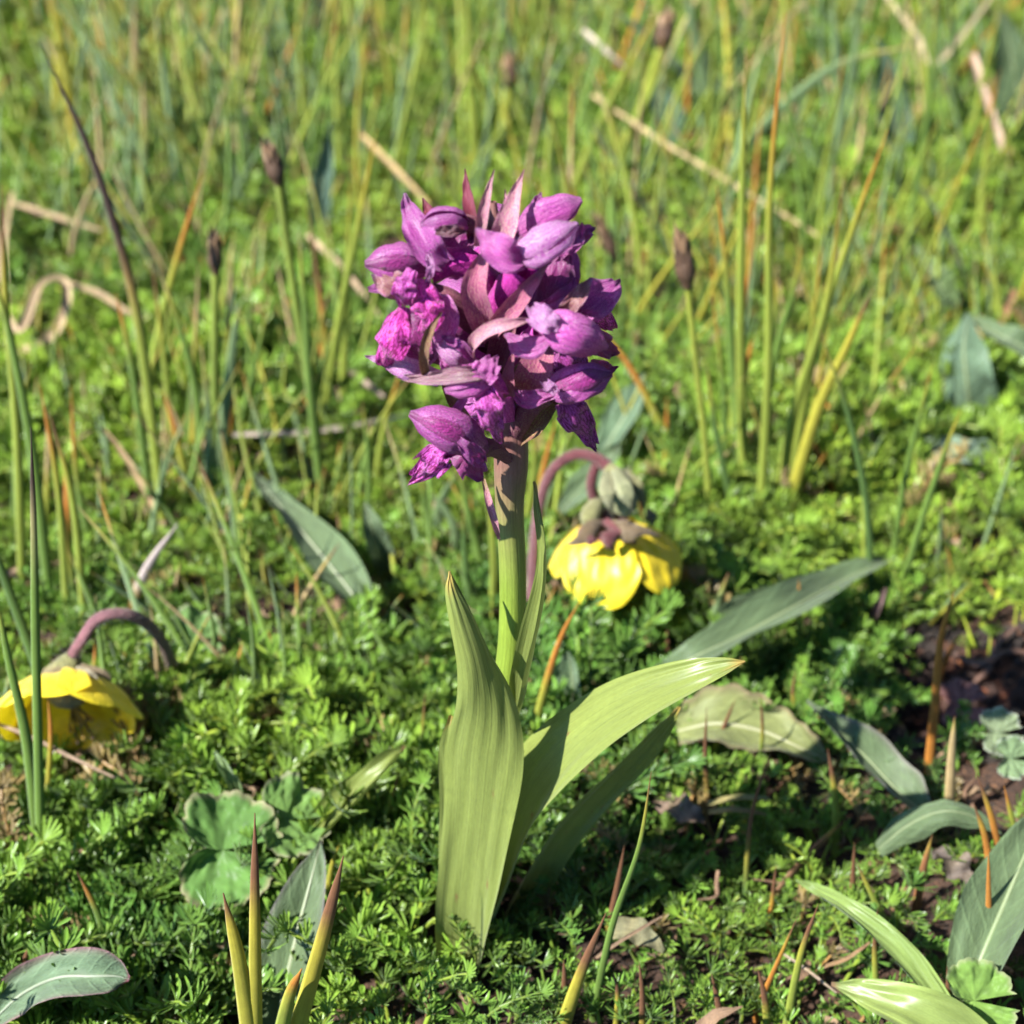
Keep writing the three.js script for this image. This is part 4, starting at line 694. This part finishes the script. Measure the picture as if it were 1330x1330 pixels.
// fine hairs that stand off a stalk
function hairs(t, rows, z, radius, n, seed) {
  const [P] = traced(rows, z), curve = new THREE.CatmullRomCurve3(P), r = rng(seed), out = [];
  for (let i = 0; i < n; i++) {
    const u = r(), p = curve.getPoint(u), tg = curve.getTangent(u), d = V(r() - 0.5, r() - 0.5, r() - 0.5).cross(tg).normalize(), R = radius * metre(p), a = p.clone().addScaledVector(d, R * 0.9), b = a.clone().addScaledVector(d, (0.0004 + 0.0007 * r())).addScaledVector(tg, (r() - 0.5) * 0.0004);
    out.push(tube([a, a.clone().lerp(b, 0.5), b], [0.00003, 0.000022, 0.000006], { nu: 3, nv: 3, col: [0.55, 0.5, 0.42] }));
  }
  const m = part(t, 'hairs', mergeGeometries(out), M.hairy); m.userData = { kind: 'stuff' };
}
{
  const z = onGround(782, 836).z, t = thing('yellow_flower', 'nodding yellow flower with hairy buds on an arched red stalk, right behind the orchid stem', 'flower', onGround(692, 836));
  yTube(t, 'stem', [[690, 846, -2, 14], [692, 740, -2, 15], [700, 660, -1, 14], [716, 614, 0, 14], [742, 592, 1, 14], [768, 592, 2, 15], [790, 606, 3, 18]], z, YEL.pink, YEL.red);
  hairs(t, [[692, 740, -2], [700, 660, -1], [716, 614, 0], [742, 592, 1], [768, 592, 2], [790, 606, 3]], z, 7, 260, 7);
  hairs(t, [[794, 612, 6], [804, 636, 8], [812, 664, 8]], z, 20, 260, 8);
  yTube(t, 'pedicel', [[776, 598, 2, 12], [768, 628, 2, 14], [774, 655, 2, 15], [788, 680, 2, 22]], z, YEL.red);
  yTube(t, 'bud', [[790, 604, 3, 14], [798, 622, 5, 38], [806, 642, 7, 46], [812, 660, 8, 32], [814, 672, 8, 6]], z, YEL.calyx, [0.36, 0.36, 0.16]);
  yTube(t, 'bud', [[782, 646, 1, 10], [772, 660, 4, 24], [764, 674, 6, 24], [760, 686, 7, 6]], z, YEL.calyx);
  ySepal(t, [[796, 610, 6, 16], [808, 632, 12, 26], [818, 652, 13, 18], [824, 664, 12, 3]], z, [0.34, 0.35, 0.16]);
  ySepal(t, [[788, 612, 6, 12], [788, 634, 12, 24], [792, 654, 13, 16], [796, 668, 12, 3]], z, [0.38, 0.37, 0.18]);
  ySepal(t, [[812, 612, 4, 12], [826, 630, 8, 20], [834, 650, 8, 12], [836, 664, 7, 2]], z, YEL.calyx);
  yTube(t, 'calyx', [[790, 668, 1, 30], [790, 682, 1, 62], [790, 696, 1, 84], [789, 706, 1, 60]], z, YEL.red, [0.22, 0.06, 0.05]);
  { const k = metre(atZ(795, 735, z)), C = atZ(799, 745, z + 0.001), R = 80 * k; CLEAR.push([C.x, C.z + 0.006, 0.0135, C.y - 0.002]); cup(t, C, V(0.02, -1, 0.18), R, [[212, 44, 80, 0.92], [320, 44, 80, 0.93], [264, 44, 80, 0.95], [176, 38, 88, 1.0], [38, 38, 92, 1.02], [108, 37, 100, 1.06]], { deep: 0.9, round: 0.34 }); }
  for (const [a, b, c] of [[752, 706, 735], [792, 712, 800], [834, 694, 858]]) ySepal(t, [[789, 686, 6, 24], [(789 + a) / 2, 690, 10, 32], [a, b - 4, 11, 16], [c, b + 2, 10, 3]], z, a === 792 ? YEL.red : [0.20, 0.13, 0.06]);
  ySepal(t, [[776, 690, 7, 18], [770, 698, 11, 24], [764, 708, 11.5, 6]], z, YEL.red); ySepal(t, [[808, 690, 7, 18], [816, 698, 9, 24], [826, 706, 9, 5]], z, [0.24, 0.07, 0.06]);
  ySepal(t, [[842, 660, 2, 8], [846, 672, 4, 20], [848, 684, 4, 4]], z, YEL.calyx);
}
{
  const z = onGround(92, 1048).z, at = onGround(224, 866), t = thing('yellow_flower', 'open yellow flower nodding on a pink arched stalk at the left edge', 'flower', at);
  const rows = [[222, 860, -20], [206, 826, -14], [180, 803, -10], [150, 797, -8], [124, 806, -7], [106, 832, -6], [94, 852, -6], [88, 876, -6]], P = [at.clone().add(V(0, -0.002, 0)), ...rows.map(([x, y, dz]) => atZ(x, y, z + dz * mm))];
  part(t, 'stem', tube(P, P.map((p) => 7.5 * metre(p)), { nu: 50, nv: 12, col: (u) => blend([0.24, 0.15, 0.11], YEL.pink, smoothstep(u, 0.15, 0.6)) }), M.hairy);
  hairs(t, [[206, 826, -14], [180, 803, -10], [150, 797, -8], [124, 806, -7], [106, 832, -6], [94, 852, -6]], z, 7.5, 260, 9);
  hairs(t, [[94, 852, -6], [90, 868, -6], [88, 884, -6]], z, 20, 160, 10);
  yTube(t, 'calyx', [[96, 850, -6, 18], [90, 866, -6, 42], [88, 882, -6, 70], [88, 896, -7, 60]], z, YEL.calyx, [0.32, 0.25, 0.12]);
  ySepal(t, [[96, 872, -2, 20], [116, 884, 0, 24], [128, 896, 0, 4]], z, [0.42, 0.36, 0.22]); ySepal(t, [[80, 872, -2, 18], [52, 884, -1, 20], [32, 892, -2, 3]], z, [0.36, 0.28, 0.14]); ySepal(t, [[104, 866, -4, 12], [132, 878, -3, 18], [146, 892, -3, 3]], z, [0.28, 0.20, 0.10]);
  { const k = metre(atZ(88, 940, z)), C = atZ(86, 944, z + 0.001), R = 86 * k; cup(t, C, V(0.08, -0.5, 0.86), R, [[250, 50, 92, 0.96], [322, 52, 92, 0.98], [178, 52, 92, 0.99], [106, 48, 88, 1.02], [34, 50, 94, 1.03]], { deep: 0.8 }); }
  { const b = atZ(92, 985, z); CLEAR.push([b.x, z + 0.002, 0.0125, b.y]); }
  const r = rng(91);
  for (let i = 0; i < 9; i++) { const x = 90 + 34 * r(), y = 930 + 30 * r(); yTube(t, 'stamen', [[92 + 6 * r(), 915, -6, 4], [x, y, -3, 3], [x + 1, y + 3, -2.7, 6], [x + 1, y + 7, -2.6, 2]], z, i % 3 ? [0.55, 0.33, 0.02] : [0.16, 0.09, 0.02]); }
}
// ---------------------------------------------------------------- the mat of feathery leaves
function leaflet(len, w, bend, yaw, pitch, roll, at, shade) {
  const pos = [], col = [], idx = [], rows = [[0, 0.35], [0.4, 0.8], [0.78, 1], [0.95, 0.62]];
  for (const [t, k] of rows) for (const s of [-1, 0, 1]) pos.push(s * w * k * 0.5, bend * len * t * t + (s ? 0.0 : -w * 0.22 * k), t * len);
  pos.push(0, bend * len, len);
  for (let i = 0; i < 3; i++) for (let j = 0; j < 2; j++) { const a = i * 3 + j; idx.push(a, a + 3, a + 1, a + 1, a + 3, a + 4); }
  idx.push(9, 12, 10, 10, 12, 11);
  for (let i = 0; i < 13; i++) col.push(...shade);
  const g = new THREE.BufferGeometry();
  g.setAttribute('position', new THREE.Float32BufferAttribute(pos, 3)); g.setAttribute('color', new THREE.Float32BufferAttribute(col, 3)); g.setIndex(idx);
  g.rotateZ(roll); g.rotateX(-pitch); g.rotateY(yaw); g.translate(at.x, at.y, at.z);
  return g;
}
function stalk(a, b, r, shade) {
  const g = new THREE.CylinderGeometry(r * 0.8, r, 1, 4, 1, true); g.deleteAttribute('uv'); g.deleteAttribute('normal');
  const d = b.clone().sub(a), q = new THREE.Quaternion().setFromUnitVectors(V(0, 1, 0), d.clone().normalize());
  g.translate(0, 0.5, 0); g.scale(1, d.length(), 1); g.applyQuaternion(q); g.translate(a.x, a.y, a.z);
  g.setAttribute('color', new THREE.Float32BufferAttribute(Array.from({ length: g.attributes.position.count }, () => shade).flat(), 3));
  return g;
}
function rosette(r, small) {
  const out = [], rings = [[11 + Math.floor(r() * 3), 0.3, 1], [9 + Math.floor(r() * 2), 0.75, 0.9], [6, 1.15, 0.7]];
  for (const [n, pitch, k] of rings) for (let i = 0; i < n; i++) {
    const yaw = (i / n) * 6.283 + r() * 0.6, s = 0.85 + 0.35 * r();
    out.push(leaflet(0.0037 * k * (0.75 + 0.5 * r()) * small, 0.00042 * small * (0.85 + 0.3 * r()), 0.1 + 0.25 * r(), yaw, pitch + (r() - 0.5) * 0.4, (r() - 0.5) * 0.6, V((r() - 0.5) * 0.0007, 0.0002 + pitch * 0.0006, (r() - 0.5) * 0.0007), [s, s * (0.96 + 0.08 * r()), s * (0.8 + 0.4 * r())]));
  }
  out.push(stalk(V((r() - 0.5) * 0.004, -0.008, (r() - 0.5) * 0.004), V(0, 0.0004, 0), 0.00042, [1.5, 1.15, 0.9]));
  const g = mergeGeometries(out); g.computeVertexNormals(); return g;
}
function feather(r) {                       // one divided leaf: a rachis with tufts of fingers
  const out = [], L = 0.010 * (0.8 + 0.4 * r()), lean = 0.5 + 0.5 * r(); let last = V(0, -0.002, 0);
  const P = (t) => V(0.0012 * Math.sin(t * 2), L * t * Math.cos(lean * t) * 0.75, L * t * Math.sin(lean * t + 0.2));
  for (let k = 1; k <= 6; k++) {
    const t = k / 6, p = P(t); out.push(stalk(last, p, 0.0003, [1.3, 1.05, 0.9])); last = p;
    if (k === 1) continue;
    for (const side of [-1, 1]) for (let f = 0; f < 5; f++) { const s = 0.85 + 0.35 * r(); out.push(leaflet(0.0028 * (1.15 - 0.35 * t) * (0.8 + 0.4 * r()), 0.00036, 0.15 + 0.2 * r(), side * (0.4 + f * 0.28 + 0.2 * r()), 0.5 + (r() - 0.4) * 0.9, (r() - 0.5), p, [s, s, s * (0.8 + 0.4 * r())])); }
  }
  for (let f = -2; f <= 2; f++) out.push(leaflet(0.0027, 0.00038, 0.2, f * 0.4, 0.6, 0, last, [1.05, 1.05, 1]));
  const g = mergeGeometries(out); g.computeVertexNormals(); return g;
}
{
  const r = rng(11), root = new THREE.Group(); root.name = 'ground_cover'; scene.add(root);
  tag(root, 'bright green mat of small feathery leaves covering the earth', 'ground cover', null, 'stuff');
  const shapes = [rosette(r, 1), rosette(r, 1.1), rosette(r, 0.9), rosette(r, 1), rosette(r, 0.8), feather(r), feather(r), feather(r)];
  const spots = shapes.map(() => []);
  let n = 0;
  for (let k = 0; k < 120000 && n < 52000; k++) {
    const z = 0.075 - Math.pow(r(), 0.85) * 1.25, half = 0.13 + (0.09 - z) * 0.42, x = 0.007 + (r() * 2 - 1) * half, c = matCover(x, z);
    if (r() > c * (z < -0.5 ? 0.6 : 1)) continue;
    if (Math.hypot(x + 0.001, z - 0.001) < 0.005) continue;
    const kind = r() < 0.55 ? Math.floor(r() * 5) : 5 + Math.floor(r() * 3);
    let top = 1; for (const [cx, cz, cr, cy] of CLEAR) if (Math.abs(x - cx) < cr && Math.hypot(x - cx, z - cz) < cr && cy < top) top = cy;
    top -= land(x, z) + (kind > 4 ? 0.009 : 0.0052); if (top < -0.003) continue;
    
    spots[kind].push([x, z, c, top]); n++;
  }
  const m4 = new THREE.Matrix4(), q = new THREE.Quaternion(), q2 = new THREE.Quaternion(), c3 = new THREE.Color();
  shapes.forEach((g, k) => {
    const im = new THREE.InstancedMesh(g, M.mat, spots[k].length); im.name = 'sprig'; im.castShadow = im.receiveShadow = true;
    spots[k].forEach(([x, z, c, top], i) => {
      const thick = 0.0035 + 0.0075 * smoothstep(c, 0.25, 1) * (0.55 + 0.6 * nz(x * 45, z * 45, 5.5)), up = Math.min(top, Math.pow(r(), 0.6) * thick + (k >= 5 ? -0.001 : 0.0005));
      q.setFromAxisAngle(V(r() - 0.5, 0, r() - 0.5).normalize(), (r() + r()) * 0.45); q2.setFromAxisAngle(V(0, 1, 0), r() * 6.283); q.multiply(q2);
      const s = (0.8 + 0.65 * r()) * (0.95 + 0.3 * nz(x * 14, z * 14, 2.9)) * (0.75 + 0.5 * smoothstep(nz(x * 9 + 4, z * 9, 1.3), -0.4, 0.4));
      m4.compose(V(x, land(x, z) + up, z), q, V(s, s, s)); im.setMatrixAt(i, m4);
      const patch = fbm(x * 16, z * 16, 6.6), far = smoothstep(-z, 0.05, 0.4), yel = clamp(0.5 + 0.7 * patch + 0.35 * (r() - 0.5) + 0.15 * far, 0, 1), b = 0.7 + 0.65 * r();
      const old = r() < 0.035 ? 1 : 0;
      const base = old ? [0.22, 0.16, 0.055] : blend([0.070, 0.165, 0.017], [0.195, 0.29, 0.020], yel);
      c3.setRGB(base[0] * b, base[1] * b, base[2] * b); im.setColorAt(i, c3);
    });
    root.add(im);
  });
}

// ---------------------------------------------------------------- clods, litter and the grass that nobody could count
function lump(r) {
  const g = new THREE.IcosahedronGeometry(1, 2), p = g.attributes.position, s = r() * 40, col = [];
  for (let i = 0; i < p.count; i++) { const v = V(p.getX(i), p.getY(i), p.getZ(i)), k = 1 + 0.45 * fbm(v.x * 1.6 + s, v.y * 1.6, v.z * 1.6); v.multiplyScalar(k); p.setXYZ(i, v.x, v.y * 0.75, v.z); col.push(1, 1, 1); }
  g.setAttribute('color', new THREE.Float32BufferAttribute(col, 3)); g.computeVertexNormals(); return g;
}
{
  const r = rng(23), clods = new THREE.Group(); clods.name = 'soil_crumbs'; scene.add(clods); tag(clods, 'crumbly red brown soil crumbs in the bare hollow and between leaves', 'soil', null, 'stuff');
  const m4 = new THREE.Matrix4(), q = new THREE.Quaternion(), c3 = new THREE.Color();
  for (let k = 0; k < 4; k++) {
    const list = [];
    for (let i = 0; i < 900; i++) {
      let x, z, s;
      if (i < 480) { const a = r() * 6.283, d = Math.sqrt(r()) * 1.15; x = HOLLOW.x + Math.cos(a) * d * 0.026; z = HOLLOW.z + Math.sin(a) * d * 0.019; s = 0.0003 + 0.0016 * Math.pow(r(), 3.5); }
      else { z = 0.06 - r() * 0.4; x = (r() * 2 - 1) * 0.2; if (r() < matCover(x, z) * 0.9) continue; s = 0.0003 + 0.0013 * Math.pow(r(), 2.5); }
      list.push([x, z, s]);
    }
    const im = new THREE.InstancedMesh(lump(r), M.clod, list.length); im.name = 'crumb'; im.castShadow = im.receiveShadow = true;
    list.forEach(([x, z, s], i) => {
      q.setFromEuler(new THREE.Euler(r() * 6, r() * 6, r() * 6)); m4.compose(V(x, land(x, z) + s * 0.4, z), q, V(s * (0.8 + 0.7 * r()), s, s)); im.setMatrixAt(i, m4);
      const h = hollow(x, z), b = 0.5 + 0.7 * r(); const c = blend([0.15, 0.11, 0.085], [0.24, 0.105, 0.065], h); c3.setRGB(c[0] * b, c[1] * b, c[2] * b); im.setColorAt(i, c3);
    });
    clods.add(im);
  }
  // withered scraps
  const litter = new THREE.Group(); litter.name = 'withered_litter'; scene.add(litter); tag(litter, 'small withered scraps of leaf and stalk lying among the mat', 'litter', null, 'stuff');
  for (let k = 0; k < 5; k++) {
    const L = 0.006 + 0.01 * r(), P = [0, 0.33, 0.66, 1].map((t) => V((t - 0.5) * L, 0.0008 * Math.sin(t * 3 + k) + 0.001, (r() - 0.5) * L * 0.35)), w = k < 2 ? 0.0011 : 0.0003;
    const g = k < 3 ? ribbon(P, [w * 0.4, w, w * 0.8, 0.0001], { nu: 10, nv: 4, cup: 0.8, n: V(0, 1, 0), col: [1, 1, 1], wave: 0.4, seed: k }) : tube(P, [0.0003, 0.00035, 0.0003, 0.0001], { nu: 10, nv: 5, col: [1, 1, 1] });
    const n = 260, im = new THREE.InstancedMesh(g, M.dry, n); im.name = 'scrap'; im.castShadow = im.receiveShadow = true;
    for (let i = 0; i < n; i++) {
      const z = 0.06 - r() * 0.6, x = (r() * 2 - 1) * (0.14 + (0.06 - z) * 0.36), s = 0.6 + 0.8 * r();
      q.setFromEuler(new THREE.Euler((r() - 0.5) * 0.9, r() * 6.28, (r() - 0.5) * 0.9)); m4.compose(V(x, land(x, z) + 0.001 + r() * 0.0075 * matCover(x, z), z), q, V(s, s, s)); im.setMatrixAt(i, m4);
      const c = blend([0.40, 0.27, 0.15], [0.24, 0.13, 0.07], r()); c3.setRGB(...c); im.setColorAt(i, c3);
    }
    litter.add(im);
  }
}
{
  const r = rng(5), all = [];
  for (let k = 0; k < 10500; k++) {
    const far = k < 7400, z = far ? -0.20 - Math.pow(r(), 0.8) * 0.62 : -0.05 - r() * 0.22, half = 0.14 + (0.09 - z) * 0.38, x = 0.007 + (r() * 2 - 1) * half;
    const clump = fbm(x * 15 + 8, z * 15, 9.1);
    if (r() > 0.40 + clump * 1.6) continue;
    if (!far && (hollow(x, z) > 0 || Math.hypot(x, z) < 0.05 || r() < (x < -0.03 || x > 0.06 ? 0.1 : 0.6))) continue;
    const h = far ? (0.022 + 0.075 * Math.pow(r(), 1.3)) * (0.75 + 0.5 * smoothstep(-z, 0.2, 0.6)) : 0.014 + 0.04 * r() * r(), lean = (r() + r() - 1) * 0.55, lz = (r() + r() - 1) * 0.75, curl = (r() - 0.4) * 0.4;
    const P = [0, 0.35, 0.7, 1].map((t) => V(x + lean * h * t + curl * h * t * t * (lean > 0 ? 1 : -1), land(x, z) + h * t * (1 - 0.15 * t * Math.abs(curl)), z + lz * h * t));
    const dead = r(), body = tint(dead < 0.07 ? TIP.straw : dead < 0.09 ? TIP.orange : dead < 0.4 ? GREEN.yellow : dead < 0.48 ? GREEN.gold : dead < 0.72 ? GREEN.grey : GREEN.mid, 0.8 + 0.4 * r());
    const tip = r() < 0.4 ? TIP.orange : r() < 0.5 ? TIP.straw : TIP.brown;
    all.push(bladeGeo(P, (far ? 0.0006 : 0.0004) * (0.65 + 0.9 * r()), body, tip, 0.7 + 0.35 * r(), { nu: 8, nv: 4, seed: k * 0.37 }));
  }
  const m = new THREE.Mesh(mergeGeometries(all), M.blade); m.name = 'background_grass'; m.castShadow = m.receiveShadow = true; scene.add(m);
  tag(m, 'soft yellow green grass filling the meadow behind the flowers', 'grass', null, 'stuff');
}

renderer.render(scene, camera);
